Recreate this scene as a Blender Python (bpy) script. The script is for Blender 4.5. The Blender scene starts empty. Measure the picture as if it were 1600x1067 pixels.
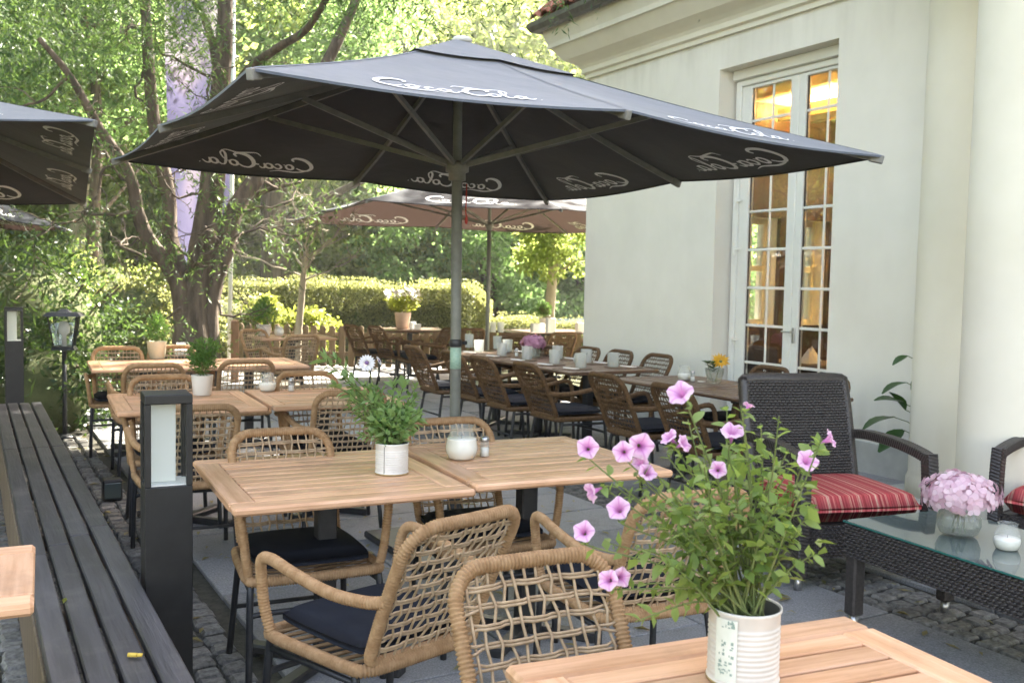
import bpy, math, random
import numpy as np
from mathutils import Vector, Matrix
rnd = random.Random(7)
nrg = np.random.default_rng(11)
PI = math.pi
SC = bpy.context.scene
COL = SC.collection

# ------------------------------------------------------------------ camera
FPX, PITCH, ROLL, EYE = 1521.27, 0.0596, 0.0193, 1.469
_F = Vector((0, math.cos(PITCH), -math.sin(PITCH)))
_R0 = Vector((1, 0, 0)); _U0 = _R0.cross(_F)
_R = _R0 * math.cos(ROLL) + _U0 * math.sin(ROLL)
_U = -_R0 * math.sin(ROLL) + _U0 * math.cos(ROLL)
cam_data = bpy.data.cameras.new('camera')
cam_data.sensor_width = 36.0
cam_data.lens = FPX / 1600 * 36.0
cam_data.clip_start = 0.05
cam_data.clip_end = 400
cam_data.dof.use_dof = True
cam_data.dof.focus_distance = 3.3
cam_data.dof.aperture_fstop = 7.0
cam = bpy.data.objects.new('camera', cam_data)
cam.matrix_world = Matrix(((_R.x, _U.x, -_F.x, 0), (_R.y, _U.y, -_F.y, 0), (_R.z, _U.z, -_F.z, EYE), (0, 0, 0, 1)))
COL.objects.link(cam)
SC.camera = cam
EYEV = Vector((0, 0, EYE))

def ray(x, y):
    return _F * FPX + _R * (x - 800) - _U * (y - 533.5)
def at(x, y, Y):            # point of a picture position at a distance Y in front
    d = ray(x, y); return EYEV + d * (Y / d.y)
def onz(x, y, z):           # point of a picture position at a height z
    d = ray(x, y); return EYEV + d * ((z - EYE) / d.z)

# ------------------------------------------------------------------ light
SUN_EL, SUN_AZ = math.radians(42), math.radians(33)      # azimuth clockwise from +Y
world = bpy.data.worlds.new('World'); SC.world = world; world.use_nodes = True
wt = world.node_tree; wt.nodes.clear()
sky = wt.nodes.new('ShaderNodeTexSky'); sky.sky_type = 'NISHITA'; sky.sun_disc = False
sky.sun_elevation = SUN_EL; sky.sun_rotation = SUN_AZ
sky.air_density = 1.0; sky.dust_density = 1.6; sky.ozone_density = 1.0
bg = wt.nodes.new('ShaderNodeBackground'); bg.inputs['Strength'].default_value = 0.12
wo = wt.nodes.new('ShaderNodeOutputWorld')
tint = wt.nodes.new('ShaderNodeMix'); tint.data_type = 'RGBA'; tint.blend_type = 'MULTIPLY'; tint.inputs[0].default_value = 1; tint.inputs[7].default_value = (1.24, .975, .78, 1)
wt.links.new(sky.outputs[0], tint.inputs[6]); wt.links.new(tint.outputs[2], bg.inputs[0]); wt.links.new(bg.outputs[0], wo.inputs[0])
sd = bpy.data.lights.new('sun', 'SUN'); sd.energy = 5.0; sd.angle = math.radians(0.55); sd.color = (1.0, 0.93, 0.8)
sun = bpy.data.objects.new('sun', sd)
sdir = Vector((math.sin(SUN_AZ) * math.cos(SUN_EL), math.cos(SUN_AZ) * math.cos(SUN_EL), math.sin(SUN_EL)))
sun.rotation_euler = sdir.to_track_quat('Z', 'Y').to_euler(); sun.location = sdir * 60
COL.objects.link(sun)
SC.view_settings.view_transform = 'Standard'; SC.view_settings.look = 'None'
SC.view_settings.gamma = 1.0; SC.view_settings.use_curve_mapping = False
SC.view_settings.exposure = 3.3
SC.render.engine = 'CYCLES'
SC.cycles.use_denoising = True
SC.cycles.max_bounces = 10; SC.cycles.diffuse_bounces = 7; SC.cycles.glossy_bounces = 3
SC.cycles.transmission_bounces = 7; SC.cycles.transparent_max_bounces = 12
SC.cycles.sample_clamp_indirect = 6.0
SC.cycles.caustics_reflective = False; SC.cycles.caustics_refractive = False

# ------------------------------------------------------------------ mesh helpers
class MB:
    def __init__(self): self.v = []; self.f = []
    def add(self, vs, fs):
        o = len(self.v); self.v += [tuple(p) for p in vs]; self.f += [tuple(i + o for i in f) for f in fs]
    def box(self, x0, x1, y0, y1, z0, z1, ch=0.0, M=None):
        cx, cy, cz = (x0+x1)/2, (y0+y1)/2, (z0+z1)/2; a, b, c = abs(x1-x0)/2, abs(y1-y0)/2, abs(z1-z0)/2
        if ch <= 0:
            vs = [(cx+sx*a, cy+sy*b, cz+sz*c) for sx in (-1, 1) for sy in (-1, 1) for sz in (-1, 1)]
            fs = [(0,1,3,2), (4,6,7,5), (0,4,5,1), (2,3,7,6), (0,2,6,4), (1,5,7,3)]
        else:
            ch = min(ch, a*.9, b*.9, c*.9); vs = []; ix = {}
            for sx in (-1, 1):
                for sy in (-1, 1):
                    for sz in (-1, 1):
                        for k in range(3):
                            p = [sx*a, sy*b, sz*c]
                            for j in range(3):
                                if j != k: p[j] -= math.copysign(ch, p[j])
                            ix[(sx, sy, sz, k)] = len(vs); vs.append((cx+p[0], cy+p[1], cz+p[2]))
            fs = []
            S = (-1, 1)
            def quad(ks, n):
                q = [ix[k] for k in ks]
                p = [Vector(vs[i]) for i in q]
                nn = (p[1]-p[0]).cross(p[2]-p[0])
                if nn.dot(Vector(n)) < 0: q.reverse()
                fs.append(tuple(q))
            for s in S:
                quad([(s,-1,-1,0),(s,1,-1,0),(s,1,1,0),(s,-1,1,0)], (s,0,0))
                quad([(-1,s,-1,1),(1,s,-1,1),(1,s,1,1),(-1,s,1,1)], (0,s,0))
                quad([(-1,-1,s,2),(1,-1,s,2),(1,1,s,2),(-1,1,s,2)], (0,0,s))
            for s1 in S:
                for s2 in S:
                    quad([(s1,s2,-1,0),(s1,s2,1,0),(s1,s2,1,1),(s1,s2,-1,1)], (s1,s2,0))
                    quad([(s1,-1,s2,0),(s1,1,s2,0),(s1,1,s2,2),(s1,-1,s2,2)], (s1,0,s2))
                    quad([(-1,s1,s2,1),(1,s1,s2,1),(1,s1,s2,2),(-1,s1,s2,2)], (0,s1,s2))
                    for s3 in S: quad([(s1,s2,s3,0),(s1,s2,s3,1),(s1,s2,s3,2)], (s1,s2,s3))
        if M is not None: vs = [M @ Vector(p) for p in vs]
        self.add(vs, fs)
    def bar(self, p0, p1, w, h, ch=0.0, up=(0, 0, 1)):
        p0, p1 = Vector(p0), Vector(p1); d = p1 - p0; L = d.length; y = d.normalized()
        upv = Vector(up)
        if abs(y.dot(upv)) > .98: upv = Vector((1, 0, 0))
        x = y.cross(upv).normalized(); z = x.cross(y)
        M = Matrix(((x.x, y.x, z.x, p0.x), (x.y, y.y, z.y, p0.y), (x.z, y.z, z.z, p0.z), (0, 0, 0, 1)))
        self.box(-w/2, w/2, 0, L, -h/2, h/2, ch, M)
    def tube(self, pts, r, n=8, closed=False, cap=True):
        pts = [Vector(p) for p in pts]; m = len(pts)
        rs = r if hasattr(r, '__len__') else [r]*m
        def tan(i):
            if closed: return (pts[(i+1) % m] - pts[i-1]).normalized()
            return (pts[min(i+1, m-1)] - pts[max(i-1, 0)]).normalized()
        t0 = tan(0); a = Vector((0, 0, 1)) if abs(t0.z) < .9 else Vector((1, 0, 0))
        nv = (a - t0*a.dot(t0)).normalized(); vs = []; fs = []
        for i in range(m):
            t = tan(i); nv = (nv - t*nv.dot(t))
            nv = nv.normalized() if nv.length > 1e-6 else t.orthogonal().normalized()
            b = t.cross(nv)
            for k in range(n):
                an = 2*PI*k/n; vs.append(pts[i] + (nv*math.cos(an) + b*math.sin(an))*rs[i])
        for i in range(m if closed else m-1):
            j = (i+1) % m
            for k in range(n):
                k2 = (k+1) % n; fs.append((i*n+k, i*n+k2, j*n+k2, j*n+k))
        if cap and not closed:
            fs.append(tuple(range(n-1, -1, -1))); fs.append(tuple((m-1)*n + k for k in range(n)))
        self.add(vs, fs)
    def lathe(self, prof, n=24, c=(0, 0, 0), rip=None):
        vs = []; fs = []
        for i, (r, z) in enumerate(prof):
            for k in range(n):
                rr = r * (1 + (rip(i, k, n) if rip else 0)); an = 2*PI*k/n
                vs.append((c[0]+rr*math.cos(an), c[1]+rr*math.sin(an), c[2]+z))
        for i in range(len(prof)-1):
            for k in range(n):
                k2 = (k+1) % n; fs.append((i*n+k, i*n+k2, (i+1)*n+k2, (i+1)*n+k))
        if prof[0][0] > 1e-4: fs.append(tuple(range(n-1, -1, -1)))
        if prof[-1][0] > 1e-4: fs.append(tuple((len(prof)-1)*n + k for k in range(n)))
        self.add(vs, fs)
    def mesh(self, name, smooth=False):
        me = bpy.data.meshes.new(name); me.from_pydata(self.v, [], self.f)
        if smooth: me.polygons.foreach_set('use_smooth', [True]*len(me.polygons))
        me.update(); return me
    def build(self, name, m, parent=None, smooth=False):
        return link(name, self.mesh(name, smooth), m, parent)

def link(name, me, m=None, parent=None):
    o = bpy.data.objects.new(name, me); COL.objects.link(o)
    if m is not None and not me.materials: me.materials.append(m)
    if parent is not None: o.parent = parent
    return o
def np_mesh(name, V, n_per=4, smooth=False):
    """V: (faces, n_per, 3) separate faces"""
    V = np.asarray(V, dtype=np.float32); nf = V.shape[0]
    me = bpy.data.meshes.new(name)
    me.vertices.add(nf*n_per); me.vertices.foreach_set('co', V.reshape(-1))
    me.loops.add(nf*n_per); me.loops.foreach_set('vertex_index', np.arange(nf*n_per, dtype=np.int32))
    me.polygons.add(nf); me.polygons.foreach_set('loop_start', np.arange(0, nf*n_per, n_per, dtype=np.int32))
    me.polygons.foreach_set('loop_total', np.full(nf, n_per, dtype=np.int32))
    me.update(); me.validate(); return me
def thing(name, label, cat, loc=(0, 0, 0), rz=0.0, group=None):
    o = bpy.data.objects.new(name, None); COL.objects.link(o); o.empty_display_size = .1
    o.location = loc; o.rotation_euler = (0, 0, rz); tag(o, label, cat, group); return o
def tag(o, label=None, cat=None, group=None, kind=None):
    if label: o['label'] = label
    if cat: o['category'] = cat
    if group: o['group'] = group
    if kind: o['kind'] = kind
    return o
def copy_tree(o, parent=None):
    c = o.copy(); COL.objects.link(c)
    if parent is not None: c.parent = parent
    for ch in list(o.children): copy_tree(ch, c)
    return c
def cr(P, n=8, closed=False):           # Catmull-Rom resample
    P = [Vector(p) for p in P]; m = len(P); out = []
    segs = m if closed else m-1
    for i in range(segs):
        if closed: a, b, c, d = P[i-1], P[i], P[(i+1) % m], P[(i+2) % m]
        else: a, b, c, d = P[max(i-1, 0)], P[i], P[i+1], P[min(i+2, m-1)]
        for k in range(n):
            t = k/n; out.append(.5*((2*b) + (c-a)*t + (2*a-5*b+4*c-d)*t*t + (3*b-a-3*c+d)*t**3))
    if not closed: out.append(P[-1])
    return out
def resample(P, step, closed=False):
    P = [Vector(p) for p in P]
    if closed: P = P + [P[0]]
    L = [0]
    for a, b in zip(P, P[1:]): L.append(L[-1] + (b-a).length)
    n = max(2, int(round(L[-1]/step))); out = []; j = 0
    for i in range(n + (0 if closed else 1)):
        s = L[-1]*i/n
        while j < len(L)-2 and L[j+1] < s: j += 1
        t = (s-L[j])/max(1e-9, L[j+1]-L[j]); out.append(P[j].lerp(P[j+1], t))
    return out

# ------------------------------------------------------------------ materials
MATS = {}
def nodes(name):
    m = bpy.data.materials.new(name); m.use_nodes = True; nt = m.node_tree; nt.nodes.clear()
    out = nt.nodes.new('ShaderNodeOutputMaterial'); MATS[name] = m
    return m, nt, out
def N(nt, t, **kw):
    n = nt.nodes.new(t)
    for k, v in kw.items():
        if k in n.inputs: n.inputs[k].default_value = v
        else: setattr(n, k, v)
    return n
def rgb(c): return (c[0], c[1], c[2], 1)
def mat(name, c1, c2=None, rough=.6, scale=6, stretch=(1, 1, 1), detail=4, bump=0, bscale=None, spec=.4, metal=0, objrand=0.0, sheen=0, dist=.01, lo=.35, hi=.65, stain=0, staincol=(0, 0, 0)):
    m, nt, out = nodes(name); L = nt.links
    p = N(nt, 'ShaderNodeBsdfPrincipled', Roughness=rough, Metallic=metal)
    p.inputs['Specular IOR Level'].default_value = spec
    if sheen: p.inputs['Sheen Weight'].default_value = sheen
    L.new(p.outputs[0], out.inputs[0])
    tc = N(nt, 'ShaderNodeTexCoord'); mp = N(nt, 'ShaderNodeMapping'); mp.inputs['Scale'].default_value = stretch
    oi = N(nt, 'ShaderNodeObjectInfo')
    ad = N(nt, 'ShaderNodeVectorMath', operation='ADD'); mu = N(nt, 'ShaderNodeVectorMath', operation='SCALE')
    cb = N(nt, 'ShaderNodeCombineXYZ')
    for k in range(3): L.new(oi.outputs['Random'], cb.inputs[k])
    L.new(cb.outputs[0], mu.inputs[0]); mu.inputs['Scale'].default_value = 37.0
    L.new(tc.outputs['Object'], ad.inputs[0]); L.new(mu.outputs[0], ad.inputs[1]); L.new(ad.outputs[0], mp.inputs[0])
    nz = N(nt, 'ShaderNodeTexNoise', Scale=scale, Detail=detail, Roughness=.6); L.new(mp.outputs[0], nz.inputs['Vector'])
    rp = N(nt, 'ShaderNodeValToRGB'); rp.color_ramp.elements[0].position = lo; rp.color_ramp.elements[1].position = hi
    rp.color_ramp.elements[0].color = rgb(c1); rp.color_ramp.elements[1].color = rgb(c2 or c1)
    L.new(nz.outputs['Fac'], rp.inputs[0]); col = rp.outputs[0]
    if objrand:
        mr = N(nt, 'ShaderNodeMapRange'); mr.inputs['To Min'].default_value = 1-objrand; mr.inputs['To Max'].default_value = 1+objrand
        L.new(oi.outputs['Random'], mr.inputs['Value'])
        vm = N(nt, 'ShaderNodeVectorMath', operation='SCALE'); L.new(col, vm.inputs[0]); L.new(mr.outputs[0], vm.inputs['Scale']); col = vm.outputs[0]
    if stain:                # blotches and rings that stay where they are
        ge = N(nt, 'ShaderNodeNewGeometry'); n3 = N(nt, 'ShaderNodeTexNoise', Scale=4.5, Detail=5, Roughness=.65); L.new(ge.outputs['Position'], n3.inputs['Vector'])
        r3 = N(nt, 'ShaderNodeMapRange'); r3.inputs['From Min'].default_value = .52; r3.inputs['From Max'].default_value = .74; r3.inputs['To Max'].default_value = stain; L.new(n3.outputs['Fac'], r3.inputs['Value'])
        mxs = N(nt, 'ShaderNodeMix', data_type='RGBA'); L.new(r3.outputs[0], mxs.inputs[0]); L.new(col, mxs.inputs[6]); mxs.inputs[7].default_value = rgb(staincol); col = mxs.outputs[2]
    L.new(col, p.inputs['Base Color'])
    if bump:
        b = N(nt, 'ShaderNodeBump', Strength=bump, Distance=dist)
        n2 = N(nt, 'ShaderNodeTexNoise', Scale=bscale or scale*4, Detail=4); L.new(mp.outputs[0], n2.inputs['Vector'])
        L.new(n2.outputs['Fac'], b.inputs['Height']); L.new(b.outputs[0], p.inputs['Normal'])
    return m
def leafmat(name, cols, trans, tw=.45, rough=.45):
    m, nt, out = nodes(name); L = nt.links
    g = N(nt, 'ShaderNodeNewGeometry'); rp = N(nt, 'ShaderNodeValToRGB'); e = rp.color_ramp.elements
    while len(e) < len(cols): e.new(.5)
    for i, c in enumerate(cols): e[i].position = i/(len(cols)-1); e[i].color = rgb(c)
    L.new(g.outputs['Random Per Island'], rp.inputs[0])
    p = N(nt, 'ShaderNodeBsdfPrincipled', Roughness=rough); p.inputs['Specular IOR Level'].default_value = .35
    L.new(rp.outputs[0], p.inputs['Base Color'])
    t = N(nt, 'ShaderNodeBsdfTranslucent')
    r2 = N(nt, 'ShaderNodeValToRGB'); r2.color_ramp.elements[0].color = rgb([x*.65 for x in trans]); r2.color_ramp.elements[1].color = rgb([x*1.3 for x in trans])
    L.new(g.outputs['Random Per Island'], r2.inputs[0]); L.new(r2.outputs[0], t.inputs[0])
    mx = N(nt, 'ShaderNodeMixShader', Fac=tw); L.new(p.outputs[0], mx.inputs[1]); L.new(t.outputs[0], mx.inputs[2]); L.new(mx.outputs[0], out.inputs[0])
    return m
def glassmat(name, tint=(1, 1, 1), rough=0.0, ior=1.5, gain=1.0, frost=0.0):
    m, nt, out = nodes(name); L = nt.links
    lw = N(nt, 'ShaderNodeLayerWeight', Blend=.5); f0 = ((ior-1)/(ior+1))**2
    pw = N(nt, 'ShaderNodeMath', operation='POWER'); pw.inputs[1].default_value = 5; L.new(lw.outputs['Facing'], pw.inputs[0])
    fr = N(nt, 'ShaderNodeMapRange'); fr.inputs['To Min'].default_value = f0; fr.inputs['To Max'].default_value = 1.0; L.new(pw.outputs[0], fr.inputs['Value']); tr = N(nt, 'ShaderNodeBsdfTransparent'); tr.inputs[0].default_value = rgb(tint)
    gl = N(nt, 'ShaderNodeBsdfGlossy', Roughness=rough)
    mt = N(nt, 'ShaderNodeMath', operation='MULTIPLY'); mt.inputs[1].default_value = gain; mt.use_clamp = True
    L.new(fr.outputs[0], mt.inputs[0])
    mx = N(nt, 'ShaderNodeMixShader'); L.new(mt.outputs[0], mx.inputs[0]); L.new(tr.outputs[0], mx.inputs[1]); L.new(gl.outputs[0], mx.inputs[2])
    if frost:
        df = N(nt, 'ShaderNodeBsdfDiffuse'); df.inputs[0].default_value = (.8, .82, .8, 1); tl = N(nt, 'ShaderNodeBsdfTranslucent'); tl.inputs[0].default_value = (.8, .82, .8, 1)
        m1 = N(nt, 'ShaderNodeMixShader', Fac=.5); L.new(df.outputs[0], m1.inputs[1]); L.new(tl.outputs[0], m1.inputs[2])
        m2 = N(nt, 'ShaderNodeMixShader', Fac=frost); L.new(mx.outputs[0], m2.inputs[1]); L.new(m1.outputs[0], m2.inputs[2]); mx = m2
    L.new(mx.outputs[0], out.inputs[0])
    return m
def emit(name, c, s):
    m, nt, out = nodes(name); e = N(nt, 'ShaderNodeEmission', Strength=s); e.inputs[0].default_value = rgb(c); nt.links.new(e.outputs[0], out.inputs[0]); return m
def fabric(name, c1, c2, trans, tw, under=None, sheen=.2):
    m = mat(name, c1, c2, rough=.75, scale=3, bump=.35 if under else .15, bscale=2.3 if under else 180, spec=.2, sheen=sheen, dist=.05 if under else .002)
    nt = m.node_tree; L = nt.links; p = [n for n in nt.nodes if n.type == 'BSDF_PRINCIPLED'][0]; out = [n for n in nt.nodes if n.type == 'OUTPUT_MATERIAL'][0]
    if under:                # shade under the parasol put into the underside colour
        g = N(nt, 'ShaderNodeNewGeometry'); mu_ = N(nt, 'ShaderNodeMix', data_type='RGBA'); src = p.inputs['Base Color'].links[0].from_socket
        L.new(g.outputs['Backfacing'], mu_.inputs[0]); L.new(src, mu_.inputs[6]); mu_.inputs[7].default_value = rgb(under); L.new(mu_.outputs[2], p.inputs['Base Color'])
    t = N(nt, 'ShaderNodeBsdfTranslucent'); t.inputs[0].default_value = rgb(trans)
    mx = N(nt, 'ShaderNodeMixShader', Fac=tw); L.new(p.outputs[0], mx.inputs[1]); L.new(t.outputs[0], mx.inputs[2]); L.new(mx.outputs[0], out.inputs[0])
    return m

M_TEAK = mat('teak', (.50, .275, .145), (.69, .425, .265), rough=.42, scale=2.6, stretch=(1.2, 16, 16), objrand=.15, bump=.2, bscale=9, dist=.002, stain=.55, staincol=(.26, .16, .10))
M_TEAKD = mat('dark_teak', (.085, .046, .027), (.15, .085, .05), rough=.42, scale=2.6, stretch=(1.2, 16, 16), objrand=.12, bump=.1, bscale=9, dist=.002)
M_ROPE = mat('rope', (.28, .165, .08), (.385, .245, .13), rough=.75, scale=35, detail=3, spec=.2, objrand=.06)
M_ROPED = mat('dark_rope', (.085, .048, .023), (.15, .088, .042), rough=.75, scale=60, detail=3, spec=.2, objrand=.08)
M_CORD = mat('cord', (.33, .235, .145), (.46, .345, .225), rough=.8, scale=35, spec=.2, objrand=.06)
M_METAL = mat('dark_metal', (.022, .023, .025), (.032, .033, .035), rough=.42, scale=30, spec=.4)
M_CUSH = mat('cushion', (.008, .010, .016), (.013, .016, .024), rough=.85, scale=8, bump=.25, bscale=240, spec=.15, sheen=0, dist=.002)
M_CANOPY = fabric('canopy_fabric', (.125, .142, .172), (.15, .168, .205), (.02, .014, .011), .07, (.026, .025, .025))  # sky sheen put into the top colour, shade into the underside
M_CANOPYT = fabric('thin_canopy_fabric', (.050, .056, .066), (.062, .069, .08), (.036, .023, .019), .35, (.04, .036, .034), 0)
M_SEAM = mat('seam_tape', (.17, .19, .225), (.20, .22, .26), rough=.8, scale=20)
M_PRINT = mat('white_print', (.80, .80, .79), (.85, .85, .84), rough=.7)
M_POLE = mat('pole_paint', (.16, .165, .145), (.20, .205, .18), rough=.45, scale=20)
M_RIB = mat('rib_metal', (.17, .165, .145), (.22, .215, .19), rough=.5, scale=20)
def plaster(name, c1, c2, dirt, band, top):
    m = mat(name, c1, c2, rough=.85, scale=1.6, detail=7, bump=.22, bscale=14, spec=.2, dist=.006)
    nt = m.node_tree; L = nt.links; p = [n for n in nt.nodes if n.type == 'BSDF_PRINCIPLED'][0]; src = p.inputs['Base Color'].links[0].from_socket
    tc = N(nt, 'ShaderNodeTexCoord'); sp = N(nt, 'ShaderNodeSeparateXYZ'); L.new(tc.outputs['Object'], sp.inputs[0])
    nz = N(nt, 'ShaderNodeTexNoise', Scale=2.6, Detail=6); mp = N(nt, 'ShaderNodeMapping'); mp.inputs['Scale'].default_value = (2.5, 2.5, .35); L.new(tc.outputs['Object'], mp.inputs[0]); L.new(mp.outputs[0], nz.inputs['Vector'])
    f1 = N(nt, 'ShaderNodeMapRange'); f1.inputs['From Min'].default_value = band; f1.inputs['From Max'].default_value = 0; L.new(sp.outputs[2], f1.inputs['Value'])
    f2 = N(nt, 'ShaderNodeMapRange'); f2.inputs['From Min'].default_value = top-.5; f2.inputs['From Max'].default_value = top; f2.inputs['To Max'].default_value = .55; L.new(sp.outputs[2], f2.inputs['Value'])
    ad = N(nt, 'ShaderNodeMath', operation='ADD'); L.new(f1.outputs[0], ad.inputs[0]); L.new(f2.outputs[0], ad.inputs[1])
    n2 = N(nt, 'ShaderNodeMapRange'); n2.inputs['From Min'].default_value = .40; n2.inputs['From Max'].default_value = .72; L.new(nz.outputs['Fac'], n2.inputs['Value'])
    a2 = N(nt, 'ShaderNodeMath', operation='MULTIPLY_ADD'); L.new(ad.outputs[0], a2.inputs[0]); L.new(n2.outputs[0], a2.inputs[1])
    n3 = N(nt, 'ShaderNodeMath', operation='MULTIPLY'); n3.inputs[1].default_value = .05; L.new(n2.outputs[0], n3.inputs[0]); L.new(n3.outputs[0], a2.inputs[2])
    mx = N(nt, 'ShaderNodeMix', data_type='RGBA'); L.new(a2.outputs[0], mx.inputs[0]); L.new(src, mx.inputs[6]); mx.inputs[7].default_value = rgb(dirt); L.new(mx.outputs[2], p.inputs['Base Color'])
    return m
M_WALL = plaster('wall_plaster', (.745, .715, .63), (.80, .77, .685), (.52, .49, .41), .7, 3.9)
M_WHITE = mat('white_paint', (.74, .735, .68), (.78, .775, .72), rough=.45, scale=5)
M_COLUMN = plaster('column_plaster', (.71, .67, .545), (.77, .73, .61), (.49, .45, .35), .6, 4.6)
M_PLINTH = mat('plinth_plaster', (.42, .42, .38), (.55, .55, .50), rough=.85, scale=4, bump=.15, bscale=40)
M_TILE = mat('roof_tile', (.22, .07, .04), (.36, .14, .085), rough=.7, scale=9, objrand=.25, bump=.2, bscale=50)
M_GUTTER = mat('gutter_metal', (.10, .09, .08), (.16, .15, .13), rough=.45, metal=.6, scale=8)
M_GRANITE = mat('granite', (.19, .192, .195), (.31, .312, .315), rough=.75, scale=130, detail=2, objrand=.14, bump=.2, bscale=60, dist=.003, stain=.6, staincol=(.13, .125, .105))
M_COBBLE = mat('cobblestone', (.095, .092, .082), (.21, .205, .19), rough=.75, scale=45, detail=3, objrand=.25, bump=.4, bscale=60, dist=.004)
M_JOINT = mat('joint_soil', (.045, .043, .03), (.085, .08, .06), rough=.95, scale=30, bump=.3)
M_SOIL = mat('soil', (.03, .02, .012), (.07, .05, .03), rough=.95, scale=40, bump=.5)
M_GROUND = mat('ground_mat', (.05, .06, .025), (.10, .10, .045), rough=.95, scale=2.2, bump=.4, bscale=30)
M_BENCH = mat('bench_paint', (.038, .037, .040), (.066, .064, .069), rough=.5, scale=2.5, stretch=(1.0, 14, 14), objrand=.22, bump=.6, bscale=7, dist=.004, stain=.6, staincol=(.14, .13, .12))
M_BENCHW = mat('bench_raw_wood', (.10, .075, .055), (.17, .13, .09), rough=.7, scale=3, stretch=(14, 14, 1), objrand=.1, bump=.2)
M_BOLL = mat('bollard_metal', (.013, .013, .0132), (.018, .018, .018), rough=.4, scale=20)
M_DIFF = fabric('lamp_diffuser', (.84, .85, .83), (.88, .88, .86), (.85, .86, .84), .35)
M_LGLASS = glassmat('lamp_glass', (.97, .98, .97), 0, 1.45, .7)
M_GLASS = glassmat('window_glass', (.95, .97, .96), 0, 1.52, 2.6)
M_CLEAR = glassmat('clear_glass', (.98, .99, .985), .02, 1.45, 1.0, .24)
M_CUT = glassmat('cut_glass', (.92, .94, .92), .10, 1.5, 1.6, .15)
M_TUMB = glassmat('patterned_glass', (.95, .96, .95), .12, 1.5, 1.4, .36)
M_WAX = mat('candle_wax', (.84, .82, .74), (.88, .86, .80), rough=.4, scale=10)
M_SALT = mat('salt', (.75, .74, .70), rough=.8)
M_CHROME = mat('shaker_cap', (.45, .45, .45), rough=.3, metal=.9)
M_CAN = mat('can_white', (.56, .54, .50), (.70, .68, .64), rough=.4, scale=7, spec=.5)
M_CANIN = mat('can_inside', (.12, .11, .10), (.2, .19, .17), rough=.5)
M_RUST = mat('can_rust', (.25, .16, .06), (.4, .3, .12), rough=.7, scale=40)
M_POT = mat('white_pot', (.60, .58, .53), (.66, .64, .59), rough=.55)
M_POTY = mat('cream_pot', (.48, .43, .30), (.54, .49, .36), rough=.6)
M_TERRA = mat('pink_pot', (.50, .36, .27), (.56, .42, .33), rough=.7)
M_WICKER = mat('dark_wicker', (.026, .022, .021), (.055, .047, .043), rough=.38, scale=70, spec=.55)
M_TGLASS = mat('tabletop_glass', (.09, .12, .115), rough=.04, spec=.75)
M_TGEDGE = mat('glass_edge', (.03, .14, .12), rough=.15, spec=.6)
M_BARK = mat('bark', (.060, .045, .031), (.150, .112, .080), rough=.9, scale=14, stretch=(1, 1, .18), bump=.7, bscale=24, dist=.02)
M_BARKL = mat('pale_bark', (.26, .22, .16), (.40, .35, .26), rough=.9, scale=9, stretch=(1, 1, .3), bump=.4, bscale=20, dist=.02)
M_STEM = mat('green_stem', (.10, .14, .04), (.16, .18, .06), rough=.7, scale=30)
M_FENCE = mat('fence_wood', (.11, .072, .034), (.19, .13, .07), rough=.8, scale=4, stretch=(8, 8, 1), objrand=.2, bump=.2)
M_POST = mat('post_wood', (.28, .15, .08), (.36, .21, .12), rough=.8, scale=4, stretch=(8, 8, 1))
M_INTW = mat('interior_wood', (.030, .016, .010), (.06, .032, .018), rough=.45, scale=2, stretch=(5, 5, 1), spec=.4)
M_INTC = mat('interior_ceiling', (.72, .60, .36), (.76, .64, .40), rough=.8)
M_INTD = mat('interior_dark', (.05, .035, .03), (.08, .055, .045), rough=.7)
M_PAPER = mat('white_paper', (.74, .73, .70), (.78, .77, .74), rough=.8)
M_MAT = mat('woven_placemat', (.11, .075, .045), (.19, .135, .085), rough=.8, scale=40, bump=.5, bscale=80)
M_LEAFP = leafmat('petunia_leaf', [(.12, .19, .04), (.17, .26, .065), (.24, .33, .11), (.17, .22, .06)], (.34, .48, .09), .45)
M_LEAFO = leafmat('daisy_leaf', [(.15, .27, .08), (.21, .34, .11), (.31, .42, .20), (.30, .38, .12)], (.34, .52, .14), .45)
M_HERB = leafmat('herb_leaf', [(.06, .15, .03), (.09, .20, .04), (.13, .24, .06)], (.18, .32, .05), .35)
M_WILLOW = leafmat('willow_leaf', [(.025, .062, .02), (.045, .095, .028), (.07, .13, .04), (.10, .16, .05)], (.13, .21, .045), .42)
M_FOREST = leafmat('forest_leaf', [(.08, .13, .035), (.12, .17, .04), (.15, .19, .05)], (.48, .58, .15), .58)
M_FORESTD = leafmat('deep_forest_leaf', [(.07, .13, .045), (.10, .17, .055), (.13, .20, .06)], (.36, .55, .18), .55)
M_HEDGE = leafmat('hedge_leaf', [(.09, .12, .04), (.12, .145, .05), (.15, .16, .06)], (.40, .42, .14), .5)
M_SHRUB = leafmat('shrub_leaf', [(.018, .042, .016), (.03, .062, .022), (.05, .085, .03)], (.12, .20, .04), .35, rough=.35)
M_YELLOW = leafmat('yellow_leaf', [(.12, .15, .02), (.17, .19, .025), (.18, .2, .04)], (.42, .47, .08), .5)
M_BIGLEAF = leafmat('big_leaf', [(.02, .06, .015), (.03, .08, .02), (.04, .10, .02)], (.10, .2, .03), .25, rough=.3)
M_CORE = mat('foliage_core', (.07, .085, .03), (.11, .125, .05), rough=.95, scale=8, bump=.6)
M_WPETAL = leafmat('white_petal', [(.72, .70, .72), (.80, .78, .79)], (.7, .66, .68), .3)
M_YPETAL = leafmat('yellow_petal', [(.70, .36, .02), (.80, .48, .03)], (.7, .45, .03), .3)
M_PURPLEC = mat('daisy_eye', (.10, .05, .16), (.2, .12, .25), rough=.8, scale=60)
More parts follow.
